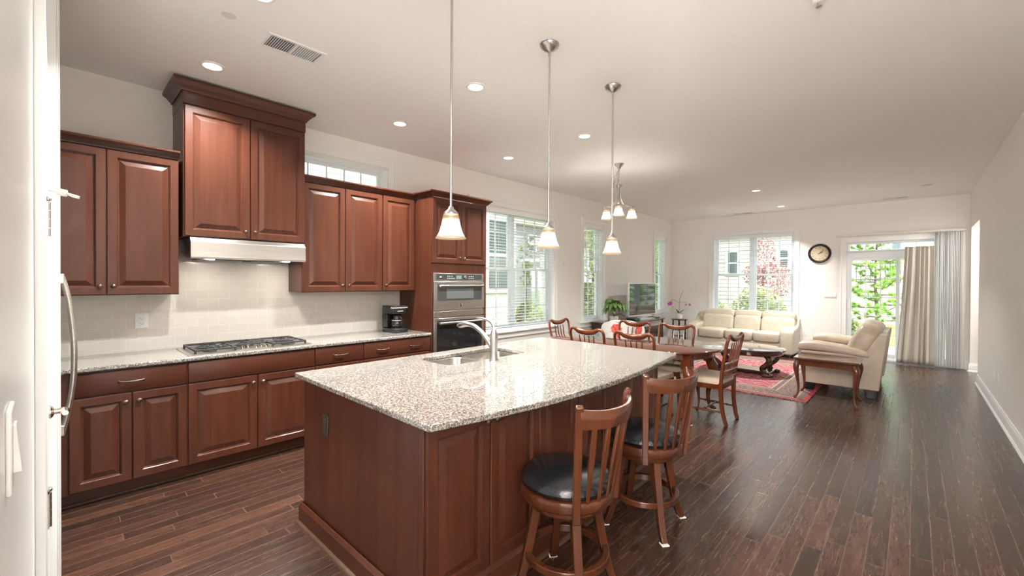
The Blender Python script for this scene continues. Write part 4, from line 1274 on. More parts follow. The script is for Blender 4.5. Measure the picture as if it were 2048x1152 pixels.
def make_chair(label, loc, rz):
    """front along +Y, origin on the floor under the seat"""
    t = thing('dining_chair', label, 'chair', loc, rz, 'mahogany dining chairs')
    half = [(.196, -.196, .43, .019, .019), (.206, -.212, .58, .017, .018), (.219, -.240, .74, .015, .017), (.228, -.262, .85, .0155, .016), (.224, -.272, .900, .016, .016), (.205, -.277, .928, .017, .016), (.172, -.279, .935, .018, .016), (.140, -.280, .923, .024, .016), (.105, -.281, .907, .029, .015), (.05, -.282, .897, .029, .015), (0, -.282, .894, .029, .015)]
    pts = spline(half, 4)
    full = pts + [(-x, y, z, a, b) for x, y, z, a, b in pts[-2::-1]]
    loops = []
    for i, (x, y, z, a, b) in enumerate(full):
        p0, p1 = full[max(i-1, 0)], full[min(i+1, len(full)-1)]
        T = Vector((p1[0]-p0[0], p1[1]-p0[1], p1[2]-p0[2])).normalized()
        N = T.cross(Vector((0, 1, 0))).normalized()
        B = N.cross(T)
        loops.append([tuple(Vector((x, y, z))+N*(a*math.cos(2*PI*k/10))+B*(b*math.sin(2*PI*k/10))) for k in range(10)])
    new_obj('back_frame', MB().loft(loops), 'maho', t)
    def yb(z): return -.196-(z-.43)*.175
    for i in range(4):
        u = (i-1.5)/1.5
        zs = [(.655, .006), (.68, .010), (.70, .007), (.72, .0105), (.76, .009), (.82, .0065), (.86, .006)]
        new_obj('spindle', MB().tube([(u*(.085+.012*(z-.65)/.2), yb(z)-.002, z) for z, r in zs], [r for z, r in zs], 8), 'maho', t)
    for z in (.645, .565, .485):
        w = .205+(z-.45)*.09
        new_obj('back_rail', MB().tube([(-w, yb(z), z), (0, yb(z)-.008, z), (w, yb(z), z)], .013, 8, flat=.8), 'maho', t)
    for z0, z1 in ((.575, .635), (.495, .555)):
        for i in range(7):
            x = (i-3)*.055
            zz = [z0+(z1-z0)*q for q in (0, .2, .35, .5, .65, .8, 1)]
            new_obj('short_spindle', MB().tube([(x, yb(z)-.004, z) for z in zz], [.005, .009, .006, .011, .006, .009, .005], 8), 'maho', t)
    def trap(z, k): return [(-.205-k, -.205-k*.5, z), (.205+k, -.205-k*.5, z), (.243+k, .215+k, z), (-.243-k, .215+k, z)]
    new_obj('seat_frame', MB().loft([trap(.372, -.004), trap(.376, 0), trap(.432, 0), trap(.436, -.004)]), 'maho', t)
    mb = MB().pillow((0, .008, .452), (.475, .43, .085), .42, 14, e2=.22)
    mb.v = [Vector((p.x*(1+.10*(p.y/.21)), p.y, p.z)) for p in mb.v]
    new_obj('seat_cushion', mb, 'seat', t)
    for s in (-1, 1):
        mb = MB()
        cabriole(mb, s*.215, .19, .385, s*.45, .75, .80)
        lg = new_obj('leg', mb, 'maho', t)
        pr = spline([(s*.196, -.196, .44), (s*.192, -.196, .33), (s*.183, -.202, .20), (s*.174, -.222, .08), (s*.168, -.245, .0)], 4)
        new_obj('leg', MB().tube(pr, [.0195-.0035*i/len(pr) for i in range(len(pr))], sq=True, up=(1, 0, 0)), 'maho', t, bevel=.004)
    def turned(a, b, nm):
        a, b = Vector(a), Vector(b)
        q = [(0, .007), (.08, .010), (.14, .007), (.2, .014), (.26, .007), (.34, .011), (.5, .015), (.66, .011), (.74, .007), (.8, .014), (.86, .007), (.92, .010), (1, .007)]
        new_obj(nm, MB().tube([tuple(a.lerp(b, u)) for u, r in q], [r for u, r in q], 8), 'maho', t)
    for s in (-1, 1): turned((s*.212, .19, .135), (s*.178, -.21, .135), 'stretcher')
    turned((-.195, -.01, .135), (.195, -.01, .135), 'stretcher')
    return t
c0 = make_chair('mahogany dining chair at the right end of the table, seen from behind its carved back', (-1.635, 4.925, 0), rad(88))
def chair(label, x, y, rz):
    c = copy_tree(c0)
    c.location = (x, y, 0); c.rotation_euler = (0, 0, rz)
    c['label'] = label
    ORG[c.name] = Vector((x, y, 0))
    return c
chair('mahogany dining chair on the island side of the table, left of the pair', -2.785, 4.53, 0)
chair('mahogany dining chair on the island side of the table, right of the pair', -2.19, 4.53, 0)
chair('mahogany dining chair on the far side, in front of the rose-print armchair', -2.815, 5.23, PI)
chair('mahogany dining chair on the far side, in front of the orchid stand', -2.23, 5.23, PI)
chair('mahogany dining chair at the left end of the table, in front of the big window', -3.468, 5.0, rad(-90))

# ------------------------------------------------------------------ living area
RX0, RX1, RY0, RY1 = -3.35, -.948, 6.37, 9.55
rg = single('persian_rug', MB().box(RX0, RX1, RY0, RY1, 0.001, .011), rug_mat((RX1-RX0)/2, (RY1-RY0)/2), 'crimson patterned Persian rug under the coffee table', 'rug')
rg.data.materials.clear(); rg.data.materials.append(bpy.data.materials['persian_rug_wool'])

ct = thing('coffee_table', 'oval dark wood coffee table with scrolled legs on the rug', 'coffee table', (-2.04, 7.86, .011))
def ell(a, b, z, n=40): return [(a*math.cos(2*PI*k/n), b*math.sin(2*PI*k/n), z) for k in range(n)]
new_obj('table_top', MB().loft([ell(.575, .475, .385), ell(.595, .495, .392), ell(.60, .50, .402), ell(.592, .492, .415), ell(.58, .48, .419)]), 'coffee', ct)
new_obj('apron', MB().loft([ell(.54, .44, .325), ell(.555, .455, .335), ell(.555, .455, .386)]), 'coffee', ct)
SHP = [(-.42, -.27), (-.2, -.215), (0, -.2), (.2, -.215), (.42, -.27), (.42, .27), (.2, .215), (0, .2), (-.2, .215), (-.42, .27)]
new_obj('lower_shelf', MB().prism(SHP, .045, .075), 'coffee', ct, bevel=.006)
for sx in (-1, 1):
    for sy in (-1, 1):
        pr = spline([(.36, .33), (.405, .30), (.42, .25), (.385, .19), (.33, .14), (.32, .10), (.345, .06), (.375, .045)], 4)
        lg = new_obj('leg', MB().tube([(sx*r, sy*(r*.62+.02), z) for r, z in pr], [.023+.009*math.sin(i/len(pr)*PI) for i in range(len(pr))], sq=True, flat=1.25, up=(-sy*.53, sx*.85, 0)), 'coffee', ct, bevel=.008)
        new_obj('foot', MB().pillow((sx*.39, sy*.275, .028), (.15, .10, .056), .5, 10), 'coffee', lg)

et = thing('end_table', 'small mahogany end table with cabriole legs beside the leather loveseat', 'side table', (-.785, 6.75, 0))
new_obj('table_top', MB().loft([[(x*k, y*k2, z) for x, y in ((-.335, -.27), (.335, -.27), (.335, .27), (-.335, .27))] for k, k2, z in ((.97, .965, .508), (.99, .99, .512), (1, 1, .522), (.99, .99, .533), (.98, .977, .536))]), 'maho_t', et)
new_obj('apron', MB().box(-.29, .29, -.225, .225, .435, .509), 'maho', et, bevel=.003)
for sx in (-1, 1):
    for sy in (-1, 1):
        new_obj('leg', cabriole(MB(), sx*.285, sy*.215, .505, sx*.7, sy*.7, .95, 10, .011 if sx < 0 else 0), 'maho', et)

# three-seat sofa, facing -Y
sf = thing('sofa', 'ivory leather three-seat sofa under the back window', 'sofa', (-2.76, 10.35, 0))
def q(mbx, mat, nm, parent, **k): return new_obj(nm, mbx, mat, parent, world=True, **k)
q(MB().box(-3.62, -1.90, 10.0, 10.70, .05, .27), 'leather', 'base', sf, bevel=.03, seg=3)
q(MB().prism([(10.48, .25), (10.70, .05), (10.72, .74), (10.66, .80), (10.58, .80)], -3.74, -1.78, 'x'), 'leather', 'back_shell', sf, bevel=.025, seg=3)
for s, x0, x1 in ((-1, -3.80, -3.56), (1, -1.955, -1.715)):
    mb = MB().prism([(9.95, .04), (9.95, .46), (9.975, .53), (10.05, .565), (10.35, .575), (10.52, .62), (10.62, .74), (10.70, .76), (10.72, .04)], x0, x1, 'x')
    q(mb, 'leather', 'arm', sf, bevel=.045, seg=4)
for i, (a, b) in enumerate(((-3.565, -3.01), (-3.01, -2.452), (-2.452, -1.945))):
    q(MB().pillow(((a+b)/2, 10.22, .36), (b-a-.004, .52, .22), .32, 14, e2=.22), 'leather', 'seat_cushion', sf)
for i, (a, b) in enumerate(((-3.60, -2.925), (-2.925, -2.388), (-2.388, -1.76))):
    xm, w_ = (a+b)/2, b-a-.006
    mb = MB().pillow((0, 0, .0), (w_, .20, .36), .36, 14, e2=.22)
    mb.xf(Matrix.Translation((xm, 10.47, .575)) @ Matrix.Rotation(rad(-14), 4, 'X'))
    m2 = MB().pillow((0, 0, 0), (w_, .19, .20), .42, 14, e2=.22)
    m2.xf(Matrix.Translation((xm, 10.545, .775)) @ Matrix.Rotation(rad(-14), 4, 'X'))
    mb.add(m2.v, m2.f)
    q(mb, 'leather', 'back_cushion', sf)
for x in (-3.70, -1.82):
    for y in (10.02, 10.62): q(MB().box(x-.035, x+.035, y-.035, y+.035, 0, .05), 'blackplastic', 'foot', sf, bevel=.004)

# loveseat, facing -X, its near arm towards the camera
lv = thing('loveseat', 'tan-ivory leather loveseat seen from its side, with its back to the patio door', 'sofa', (-.70, 7.87, 0))
LY0, LY1 = 7.15, 8.60
side = [(-1.135, .11), (-.305, .11), (-.225, .825), (-.30, .835), (-.46, .55), (-1.135, .55)]
for a, b in ((LY0, LY0+.20), (LY1-.20, LY1)):
    q(MB().prism(side, a, b, 'y'), 'leather2', 'side_panel', lv, bevel=.012, seg=3)
q(MB().prism([(-1.12, .11), (-.32, .11), (-.235, .82), (-.30, .83), (-.45, .42), (-1.12, .34)], LY0+.20, LY1-.20, 'y'), 'leather2', 'back_shell', lv, bevel=.012, seg=3)
for y in (LY0+.115, LY1-.115):
    mb = MB()
    pr = spline([(-1.175, .590, .035), (-1.15, .603, .062), (-1.02, .618, .068), (-.85, .610, .066), (-.68, .592, .062), (-.52, .572, .058), (-.42, .556, .050), (-.37, .548, .026)], 4)
    loops = []
    for x, z, r in pr:
        loops.append([(x, y+.135*math.copysign(abs(math.cos(2*PI*k/20))**.6, math.cos(2*PI*k/20))*min(1, r/.05), z+r*math.copysign(abs(math.sin(2*PI*k/20))**.8, math.sin(2*PI*k/20))) for k in range(20)])
    q(MB().loft(loops), 'leather2', 'arm_pad', lv)
for a, b in ((LY0+.21, 7.875), (7.875, LY1-.21)):
    q(MB().pillow((-.80, (a+b)/2, .43), (.66, b-a-.006, .20), .35, 14, e2=.25), 'leather2', 'seat_cushion', lv)
for a, b in ((LY0+.06, 7.875), (7.875, LY1-.06)):
    mb = MB().pillow((0, 0, 0), (.27, b-a-.006, .50), .55, 18, e2=.4)
    mb.xf(Matrix.Translation((-.475, (a+b)/2, .705)) @ Matrix.Rotation(rad(24), 4, 'Y'))
    q(mb, 'leather2', 'back_cushion', lv)
for x in (-1.045, -.39):
    for y in (LY0+.06, LY1-.06):
        zb = .011 if x < -.9 else 0
        q(MB().loft([[(x-.05, y-.045, zb), (x+.05, y-.045, zb), (x+.05, y+.045, zb), (x-.05, y+.045, zb)], [(x-.065, y-.055, .112), (x+.065, y-.055, .112), (x+.065, y+.055, .112), (x-.065, y+.055, .112)]]), 'blackplastic', 'foot', lv, bevel=.004)

# television, cabinet and the small things on it
tc = thing('tv_cabinet', 'black-brown media cabinet with carved frieze and glass doors under the television', 'cabinet', (-4.2, 8.05, 0))
CXA, CXB, CYA, CYB = -4.47, -3.92, 7.02, 8.97
q(MB().box(CXA, CXB+.025, CYA-.02, CYB+.02, .69, .72), 'espresso', 'cabinet_top', tc, bevel=.006)
q(MB().box(CXA, CXB-.02, CYA+.02, CYB-.02, .06, .69).box(CXA, CXB, CYA, CYB, 0, .07), 'espresso', 'body', tc, bevel=.003)
for y in (CYA+.03, CYB-.03):
    q(MB().lathe([(.028, .07), (.032, .10), (.022, .14), (.026, .25), (.03, .38), (.026, .5), (.022, .56), (.032, .60), (.028, .66), (.03, .69)], 14, (CXB-.02, y, 0)), 'espresso', 'corner_post', tc)
mb = MB().box(CXB-.02, CXB-.012, CYA+.06, CYB-.06, .585, .592).box(CXB-.02, CXB-.012, CYA+.06, CYB-.06, .668, .675)
y = CYA+.07
while y < CYB-.07:
    mb.box(CXB-.02, CXB-.010, y, y+.012, .592, .668)
    y += .036
q(mb, 'silver', 'fretwork', tc)
for i in range(4):
    a = CYA+.07+i*.455; b = a+.44
    mb = MB()
    for s in ((a, a+.05, .09, .565), (b-.05, b, .09, .565), (a+.05, b-.05, .09, .14), (a+.05, b-.05, .515, .565)): mb.box(CXB-.02, CXB-.002, *s)
    d = q(mb, 'espresso', 'door', tc, bevel=.003)
    q(MB().box(CXB-.016, CXB-.012, a+.05, b-.05, .14, .515), 'blackglass', 'door_glass', d)
    q(MB().lathe([(.008, 0), (.012, .012), (.001, .016)], 10, mx=Matrix.Translation((CXB-.002, b-.025 if i % 2 == 0 else a+.025, .33)) @ Matrix.Rotation(PI/2, 4, 'Y')), 'pewter', 'knob', d)
tv = thing('television', 'flat television with silver frame standing on the media cabinet', 'television', (-4.12, 8.38, .72))
q(MB().box(-4.155, -4.105, 7.775, 8.985, .79, 1.47), 'silver', 'frame', tv, bevel=.006)
q(MB().box(-4.105, -4.1035, 7.795, 8.965, .812, 1.452), 'screen', 'screen', tv)
q(MB().tube([(-4.11, 8.15, .80), (-4.14, 8.20, .735)], .012, 8).tube([(-4.11, 8.62, .80), (-4.14, 8.57, .735)], .012, 8), 'silver', 'stand_neck', tv)
q(MB().box(-4.24, -3.98, 8.05, 8.72, .72, .735), 'silver', 'stand_base', tv, bevel=.006)
single('cable_box', MB().box(-4.16, -3.98, 7.78, 8.00, .72, .765), 'blackplastic', 'small black cable box in front of the left end of the television', 'media box', bevel=.01)
single('media_player', MB().box(-4.20, -3.98, 8.76, 8.93, .72, .742), 'blackplastic', 'thin black media player to the right of the television base', 'media box', bevel=.006)
single('tv_cable', MB().tube(spline([(-4.16, 7.72, .80), (-4.20, 7.60, .86), (-4.24, 7.50, .83), (-4.28, 7.44, .74), (-4.3, 7.42, .725)], 6), .006, 6), 'blackplastic', 'thin black cable looping from the television down to the cabinet', 'cable')

# money-tree plant in a pot on the cabinet end
def leaf_mesh(mb, base, d, L, W, droop, n=7):
    d = Vector(d).normalized()
    side = d.cross(Vector((0, 0, 1)))
    if side.length < .1: side = Vector((1, 0, 0))
    side.normalize()
    rows = []
    p = Vector(base)
    for i in range(n+1):
        u = i/n
        w = W*math.sin(PI*min(1, u*.92+.06))**.8*(1-.25*u)
        dn = (d+Vector((0, 0, -droop*u*1.6))).normalized()
        up = side.cross(dn)
        rows.append([p-side*w+up*w*.25, p, p+side*w+up*w*.25])
        p = p+dn*(L/n)
    o = len(mb.v)
    mb.v += [x for r in rows for x in r]
    for i in range(n):
        for j in range(2): mb.f.append((o+i*3+j, o+i*3+j+1, o+i*3+3+j+1, o+i*3+3+j))
pl = thing('money_tree_plant', 'leafy green money tree plant left of the television', 'houseplant', (-4.16, 7.30, .72))
new_obj('pot', MB().lathe([(.06, 0), (.072, .01), (.085, .10), (.088, .115), (.080, .115), (.076, .10)], 24), 'pot', pl)
new_obj('soil', MB().lathe([(.077, .095), (.001, .10)], 20), 'soil', pl)
mb = MB()
for k in range(3):
    mb.tube([(.012*math.cos(2.1*k+z*22), .012*math.sin(2.1*k+z*22), .09+z) for z in [i*.02 for i in range(9)]], .009, 8)
new_obj('trunk', mb, 'stem', pl)
lm, sm = MB(), MB()
rp = random.Random(5)
for k in range(13):
    a = k*2.4+.3
    rr_ = rp.uniform(.03, .17)
    tip = Vector((math.cos(a)*rr_*.8, math.sin(a)*rr_*1.35, .42-.8*rr_+rp.uniform(-.12, .07)))
    sm.tube(spline([(0, 0, .25), (tip.x*.4, tip.y*.4, .25+(tip.z-.25)*.75), tuple(tip)], 4), .003, 5)
    for j in range(5):
        b = a+(j-2)*.75
        leaf_mesh(lm, tip, (math.cos(b), math.sin(b), .05), rp.uniform(.15, .22), rp.uniform(.032, .044), rp.uniform(.7, 1.7))
new_obj('stems', sm, 'stem', pl)
o = new_obj('leaves', lm, 'leaf', pl); o['kind'] = 'stuff'

# rose-print armchair between table and television
ra = thing('armchair', 'white armchair printed with red roses behind the dining table', 'armchair', (-3.66, 6.72, 0), rad(27))
def shell(z0, z1, r0, r1, th, a0, a1, n=24):
    loops = []
    for i in range(n+1):
        u = i/n
        a = a0+(a1-a0)*u
        zt = z1-(z1-.60)*abs(2*u-1)**2.2
        c_, s_ = math.cos(a), math.sin(a)
        loops.append([(r0*c_, r0*s_, z0), (r1*c_*1.02, r1*s_*1.02, zt-.04), (r1*c_, r1*s_, zt-.01), ((r1-th*.5)*c_, (r1-th*.5)*s_, zt), ((r1-th)*c_, (r1-th)*s_, zt-.03), ((r0-th)*c_, (r0-th)*s_, z0)])
    return MB().loft(loops)
new_obj('backrest', shell(.16, .855, .33, .36, .10, rad(-200), rad(20)), 'rose', ra)
new_obj('seat_cushion', MB().pillow((0, .06, .38), (.50, .56, .18), .35, 12, e2=.4), 'rose', ra)
new_obj('base', MB().lathe([(.25, .14), (.27, .15), (.27, .32), (.25, .33)], 28), 'rose', ra)
for sx in (-1, 1):
    for sy in (-1, 1): new_obj('leg', MB().tube([(sx*.17, sy*.17, .15), (sx*.20, sy*.20, 0)], [.022, .014], 10), 'maho', ra)

# orchid on its plant stand
ps = thing('plant_stand', 'round black plant stand with turned legs in the corner left of the sofa', 'plant stand', (-4.07, 10.20, 0))
new_obj('stand_top', MB().lathe([(.165, .588), (.182, .592), (.188, .602), (.182, .612), (.001, .614)], 32), 'espresso', ps)
for k in range(4):
    a = rad(20+90*k)
    new_obj('leg', MB().lathe([(.016, 0), (.013, .04), (.018, .07), (.012, .10), (.017, .16), (.011, .22), (.019, .27), (.012, .32), (.017, .38), (.011, .44), (.018, .49), (.013, .53), (.018, .59)], 12, (.135*math.cos(a), .135*math.sin(a), 0)), 'espresso', ps)
new_obj('lower_shelf', MB().lathe([(.125, .205), (.132, .212), (.125, .22)], 28), 'espresso', ps)
oc = thing('orchid', 'purple orchid in a white pot on the black plant stand', 'houseplant', (-4.07, 10.20, .614))
new_obj('pot', MB().lathe([(.062, 0), (.072, .008), (.080, .08), (.084, .135), (.078, .135), (.072, .11)], 24), 'pot', oc)
new_obj('soil', MB().lathe([(.074, .11), (.001, .115)], 20), 'soil', oc)
lm = MB()
leaf_mesh(lm, (0, 0, .11), (.55, .5, .8), .22, .045, .35)
leaf_mesh(lm, (0, 0, .11), (-.3, -.5, .9), .17, .04, .3)
leaf_mesh(lm, (0, 0, .11), (-.5, .3, .35), .15, .04, .5)
leaf_mesh(lm, (0, 0, .11), (.5, -.4, .3), .14, .038, .5)
new_obj('leaves', lm, 'leafd', oc, sub=1)
D = Vector((.73, .68, 0))
P = lambda u, z: tuple(D*u+Vector((0, 0, z)))
sm = MB().tube(spline([P(0, .11), P(.0, .3), P(.01, .46), P(.05, .58), P(.09, .66)], 5), .004, 6)
sm.tube(spline([P(0, .36), P(-.06, .42), P(-.16, .45), P(-.22, .40)], 5), .003, 6)
sm.tube(spline([P(.005, .38), P(.08, .40), P(.17, .38), P(.25, .36)], 5), .003, 6)
new_obj('flower_stem', sm, 'stem', oc)
for u, z, k in ((-.235, .36, 1.0), (-.20, .37, .8), (.25, .335, .6), (.16, .34, .45)):
    fb = MB()
    for j in range(5):
        a = 2*PI*j/5+.3
        c_ = Vector(P(u, z))+ D*(.028*k*math.cos(a))+Vector((0, 0, .028*k*math.sin(a)))
        fb.pillow(tuple(c_), (.045*k, .030*k, .045*k), 1, 6)
    new_obj('bloom', fb, 'bloom', oc)

# wall clock
ck = thing('wall_clock', 'round wall clock with dark frame and cream face between the window and the door', 'clock', (-1.416, YB, 2.094))
RXm = Matrix.Rotation(PI/2, 4, 'X')
new_obj('frame', MB().lathe([(.150, 0), (.197, 0), (.200, .012), (.192, .030), (.178, .036), (.166, .028), (.160, .020), (.152, .018), (.150, 0)], 48, cap=False).xf(RXm), 'bronze', ck)
fcx = new_obj('face', MB().lathe([(.156, .006), (.156, .012), (.001, .012)], 48).xf(RXm), 'cream', ck)
new_obj('minute_track', MB().lathe([(.096, .0122), (.096, .0128), (.0975, .0128), (.0975, .0122), (.096, .0122)], 48, cap=False).xf(RXm), 'bronze', fcx)
for i, s_ in enumerate(('XII', 'I', 'II', 'III', 'IV', 'V', 'VI', 'VII', 'VIII', 'IX', 'X', 'XI')):
    a = rad(30*i)
    mx = Matrix.Translation((.124*math.sin(a), -.0122, .124*math.cos(a))) @ Matrix.Rotation(a, 4, 'Y') @ RXm
    txt(s_, .036, mx, 'bronze', fcx, 'numeral', world=False)
def hand(L, w, deg, dz, nm):
    mb = MB().prism([(-w, -L*.25), (w, -L*.25), (w*1.2, L*.6), (0, L), (-w*1.2, L*.6)], -.0152-dz, -.0142-dz, 'y')
    return new_obj(nm, mb.xf(Matrix.Rotation(rad(deg), 4, 'Y')), 'black', ck)
hand(.085, .0055, 63, 0, 'hour_hand'); hand(.125, .004, 42, .002, 'minute_hand')
new_obj('hand_pin', MB().lathe([(.007, .012), (.007, .019), (.001, .020)], 12).xf(RXm), 'black', ck)

# curtain, its rod, and the vertical blind
single('curtain_rod', MB().tube([(-.955, YB-.075, 2.105), (.24, YB-.075, 2.105)], .010, 10).tube([(-.975, YB-.075, 2.105), (-.955, YB-.075, 2.105)], .016, 10).tube([(-.94, YB-.075, 2.105), (-.94, YB-.02, 2.105)], .007, 8).tube([(.23, YB-.075, 2.105), (.23, YB-.03, 2.105)], .007, 8), 'silver', 'thin silver curtain rod across the patio door transom', 'curtain rod')
def curtain():
    n, m = 150, 22
    vs, fs = [], []
    for j in range(m+1):
        v = j/m
        z = 2.155-(2.155-.02)*v
        x0 = -.118-.10*v**1.3; x1 = .268+.012*v
        for i in range(n+1):
            u = i/n
            amp = .024+.014*v
            ph = (u+.05*math.sin(u*9))*2*PI*5.6
            y = YB-.115 + amp*math.sin(ph+.5*math.sin(3*u+v*1.2))+.012*v*math.sin(u*17+2*v)
            x = x0+(x1-x0)*u + .010*math.sin(ph*2)*(1-.3*v)
            vs.append((x, y-.02*v, z))
    for j in range(m):
        for i in range(n):
            a = j*(n+1)+i
            fs.append((a, a+1, a+n+2, a+n+1))
    return MB().add(vs, fs)
cu = single('curtain', curtain(), 'curtain', 'taupe curtain panel gathered at the right of the patio door', 'curtain', ang=180)
sm_ = cu.modifiers.new('thickness', 'SOLIDIFY'); sm_.thickness = .003
vb = thing('vertical_blind', 'white vertical blind stacked beside the curtain, on a long headrail', 'blind', (.45, YB-.08, 0))
q(MB().box(-1.135, .665, YB-.105, YB-.06, 2.405, 2.445), 'offw', 'headrail', vb, bevel=.004)
for x in (-1.08, -.25, .60): q(MB().box(x-.02, x+.02, YB-.06, YB, 2.425, 2.455), 'offw', 'bracket', vb)
for i in range(19):
    x = .288+i*.0178
    a = rad(64+rnd.uniform(-8, 8))
    w_ = .040
    mb = MB()
    P4 = []
    for k in range(5):
        s_ = (k/4-.5)*2
        P4.append((x+w_*s_*math.cos(a)-.006*(1-s_*s_)*math.sin(a), YB-.083+w_*s_*math.sin(a)*.75))
    tw = rnd.uniform(-.012, .012)
    mb.loft([[(p[0]+dx, p[1], z) for p in P4]+[(p[0]+dx+.0012, p[1], z) for p in P4[::-1]] for dx, z in ((0, 2.405), (0, 1.2), (tw, .022))])
    q(mb, 'vane', 'vane', vb)

# picture hooks left on the wall between the two windows
for (y, z, l) in ((6.226, 2.201, 'tiny picture hook on the wall, upper left of three between the windows'), (6.535, 2.214, 'tiny picture hook on the wall, upper right of three between the windows'), (6.185, 1.808, 'tiny picture hook on the wall, the lowest of three between the windows')):
    single('picture_hook', MB().tube([(XL+.001, y, z+.012), (XL+.004, y, z), (XL+.004, y, z-.012), (XL+.012, y, z-.016), (XL+.014, y, z-.008)], .003, 6), 'nickel', l, 'hook', 'picture hooks')

# ------------------------------------------------------------------ outdoors
struct('ground', MB().box(-60, 40, -20, 80, -.40, -.25), 'grass')
struct('patio', MB().box(-3.2, 2.4, YB+.2, 14.0, -.26, -.06), 'patio')
def house(name, label, x0, x1, y0, y1, zt, mat, ridge, faces, windows):
    t = thing(name, label, 'house', ((x0+x1)/2, (y0+y1)/2, -.25))
    q(MB().box(x0, x1, y0, y1, -.25, zt), mat, 'walls', t)
    e = .45
    xm, ym = (x0+x1)/2, (y0+y1)/2
    if ridge == 'y': mb = MB().prism([(x0-e, zt), (x1+e, zt), (xm, zt+(x1-x0)*.30)], y0-e, y1+e, 'y')
    else: mb = MB().prism([(y0-e, zt), (y1+e, zt), (ym, zt+(y1-y0)*.30)], x0-e, x1+e, 'x')
    q(mb, 'roof', 'roof', t)
    q(MB().box(x0-e, x1+e, y0-e, y1+e, zt-.16, zt), 'fascia', 'eaves', t)
    for (ax, u0, u1, z0, z1, sh) in windows:
        def B(a, b, c_, d, o0, o1): return MB().box(x1+o0, x1+o1, a, b, c_, d) if ax == 'x' else MB().box(a, b, y0-o1, y0-o0, c_, d)
        mb = B(u0-.09, u0, z0-.09, z1+.09, 0, .06)
        for s in (B(u1, u1+.09, z0-.09, z1+.09, 0, .06), B(u0, u1, z1, z1+.09, 0, .06), B(u0, u1, z0-.09, z0, 0, .06), B(u0, u1, (z0+z1)/2-.03, (z0+z1)/2+.03, .01, .05)): mb.add(s.v, s.f)
        f_ = q(mb, 'vinyl', 'window', t)
        q(B(u0, u1, z0, z1, .005, .02), 'shutter' if sh else 'winglass', 'window_panes', f_)
    return t
house('neighbor_house', 'white-sided neighbouring house close outside the kitchen window', -19, -8.6, -6, 9.35, 5.9, 'sid_w', 'y', None, [('x', 8.2, 9.0, 1.25, 3.2, 1), ('x', 3.0, 3.9, 1.2, 2.9, 1)])
house('neighbor_house', 'distant grey house beyond the lawn, seen through the kitchen window', -30, -20, 20.5, 34, 5.6, 'sid_g', 'y', None, [('x', 23.1, 23.85, 3.7, 4.75, 0), ('x', 26.4, 27.2, 3.7, 4.75, 0), ('x', 26.2, 27.3, .9, 2.3, 0)])
house('neighbor_house', 'pinkish-sided neighbouring house outside the sofa window', -16, -3.1, 19.5, 30, 3.75, 'sid_t', 'x', None, [('y', -5.73, -5.36, 1.86, 2.75, 1), ('y', -5.29, -4.92, .0, .88, 1), ('y', -3.85, -3.55, 2.1, 2.75, 1)])
house('neighbor_house', 'distant pale house beyond the pine, seen through the patio door', -1.5, 9, 33, 44, 5.2, 'sid_g', 'x', None, [('y', 0.2, 1.2, .8, 2.2, 0), ('y', 3.0, 4.0, .8, 2.2, 0), ('y', -.9, -.2, 2.6, 3.8, 0)])

def foliage(blobs, n, size, seed, jit=.35):
    r = random.Random(seed)
    vs, fs = [], []
    tot = sum(b[3]*b[4]*b[5] for b in blobs)
    for (cx, cy, cz, rx, ry, rz) in blobs:
        for _ in range(max(20, int(n*rx*ry*rz/tot))):
            while True:
                x, y, z = r.uniform(-1, 1), r.uniform(-1, 1), r.uniform(-1, 1)
                d = x*x+y*y+z*z
                if .15 < d <= 1: break
            p = Vector((cx+rx*x, cy+ry*y, cz+rz*z))
            a = Vector((r.gauss(0, 1), r.gauss(0, 1), r.gauss(0, 1))).normalized()
            b = a.orthogonal().normalized()
            s = size*r.uniform(.6, 1.3)
            o = len(vs)
            vs += [p-a*s, p+b*s*.45, p+a*s, p-b*s*.45]
            fs.append((o, o+1, o+2, o+3))
    return MB().add(vs, fs)
def tree(name, label, x, y, blobs, n, size, mat, seed, trunk_r=.12, trunk_h=2.0, zg=-.25, group=None, cat='tree'):
    t = thing(name, label, cat, (x, y, zg), 0, group)
    f_ = new_obj('foliage', foliage(blobs, n, size, seed), mat, t)
    f_['kind'] = 'stuff'
    new_obj('trunk', MB().tube([(0, 0, 0), (.03, .02, trunk_h*.5), (0, .05, trunk_h)], [trunk_r, trunk_r*.8, trunk_r*.5], 10), 'bark', t)
    return t
tree('green_tree', 'bright green tree beyond the lawn, left half of the narrow dining window', -11.3, 17.2, [(0, 0, 3.6, 1.3, 1.5, 2.2), (.4, -.4, 1.8, 1.1, 1.3, 1.6)], 3200, .13, 'tree_y', 1)
tree('green_tree', 'leafy green tree just outside the narrow dining window', -9.0, 14.1, [(0, 0, 3.0, 1.5, 1.5, 2.0), (.3, .4, 1.4, 1.3, 1.3, 1.3)], 4200, .11, 'tree_y', 2)
tree('green_tree', 'dark green tree filling the corner window behind the television', -7.4, 16.7, [(0, 0, 3.4, 1.5, 1.5, 2.4), (0, .2, 1.4, 1.4, 1.4, 1.4)], 4200, .12, 'tree_g', 3)
tree('green_tree', 'slim young green tree in the right half of the kitchen window', -11.2, 12.75, [(0, 0, 2.7, .35, .35, .9), (.1, 0, 1.9, .3, .3, .6)], 170, .09, 'tree_y', 4, .04, 2.4)
tree('plum_tree', 'red-leaved plum tree in the right half of the sofa window', -3.55, 15.6, [(0, 0, 2.6, .38, .4, .75), (.35, 0, 1.85, .50, .5, .65), (-.25, 0, 2.0, .35, .4, .4)], 1500, .045, 'tree_r', 5, .05, 2.2)
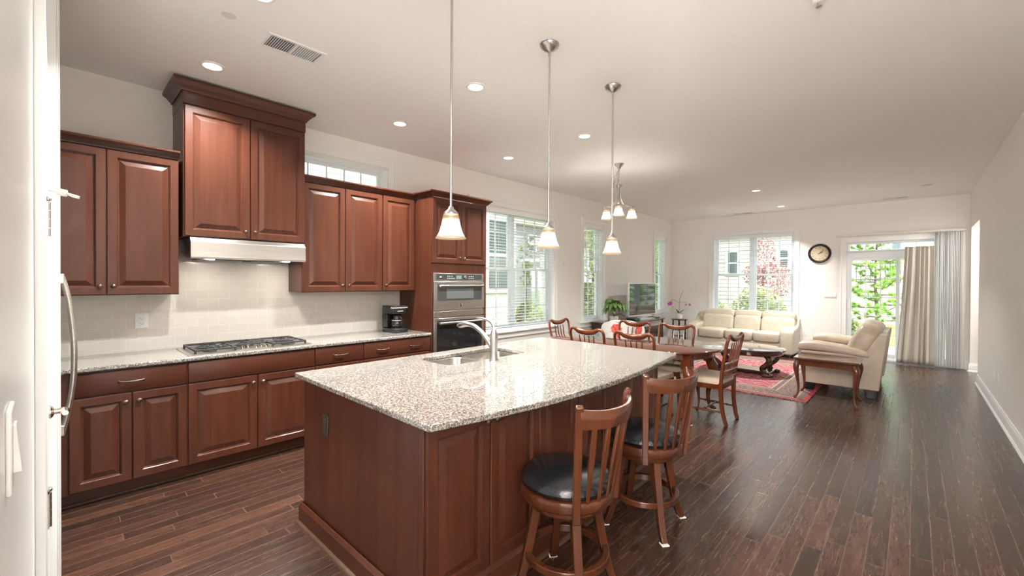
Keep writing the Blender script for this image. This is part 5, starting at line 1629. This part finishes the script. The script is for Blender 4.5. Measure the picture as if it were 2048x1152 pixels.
for i, (x, y, s, l) in enumerate(((-4.7, 14.3, .55, 'yellow-green shrub low outside the sofa window, the leftmost'), (-3.2, 13.6, .75, 'yellow-green shrub below the plum tree outside the sofa window'), (-9.4, 10.9, .5, 'low round shrub outside the kitchen window beside the lawn'), (-1.3, 13.1, .45, 'low yellow-green shrub at the left edge of the patio door'))):
    tree('shrub', l, x, y, [(0, 0, s*1.1, s, s*.8, s*1.1)], 2200, .055, 'tree_y', 10+i, .03, .5, -.25, 'garden shrubs', 'shrub')
def pine(x, y):
    t = thing('pine_tree', 'bushy green pine tree right outside the patio door', 'tree', (x, y, -.25))
    r = random.Random(21)
    tr = MB().tube(spline([(0, 0, 0), (.03, 0, .9), (-.02, .03, 1.8), (.02, 0, 3.2)], 4), [.055-.003*i for i in range(13)], 10)
    nd = MB()
    for k in range(30):
        z = .75+k*.085
        a = k*2.4
        L = max(.25, 1.2-.26*abs(z-1.5))*r.uniform(.8, 1.15)
        end = Vector((math.cos(a)*L, math.sin(a)*L, z+.25*L))
        mid = Vector((math.cos(a)*L*.5, math.sin(a)*L*.5, z+.02))
        pts = spline([(0, 0, z), tuple(mid), tuple(end)], 4)
        tr.tube(pts, [.02-.0016*i for i in range(len(pts))], 6)
        for tip in range(9):
            u = .25+.75*tip/8
            p = Vector(pts[min(len(pts)-1, int(u*(len(pts)-1)))]) + Vector((r.gauss(0, .08), r.gauss(0, .08), r.gauss(.03, .06)))
            for j in range(64):
                d = Vector((r.gauss(0, 1), r.gauss(0, 1), r.gauss(.5, .8))).normalized()
                b = d.orthogonal().normalized()
                o = len(nd.v)
                ln = r.uniform(.08, .15)
                nd.v += [p-b*.009, p+b*.009, p+d*ln]
                nd.f.append((o, o+1, o+2))
    new_obj('trunk', tr, 'bark', t)
    n_ = new_obj('needles', nd, 'needle', t)
    n_['kind'] = 'stuff'
pine(-.72, 15.0)
fc = thing('deck_railing', 'dark railing on a white ledge beyond the pine, seen through the patio door', 'railing', (.4, 24, -.25))
new_obj('ledge', MB().box(-3.2, 3.0, -.1, .1, 0, 1.75), 'sid_w', fc)
mb = MB().box(-3.2, 3.0, -.03, .03, 2.55, 2.62).box(-3.2, 3.0, -.02, .02, 1.85, 1.90)
x = -3.2
while x < 3.0:
    mb.box(x, x+.03, -.015, .015, 1.75, 2.55)
    x += .16
new_obj('railing', mb, 'bronze', fc)
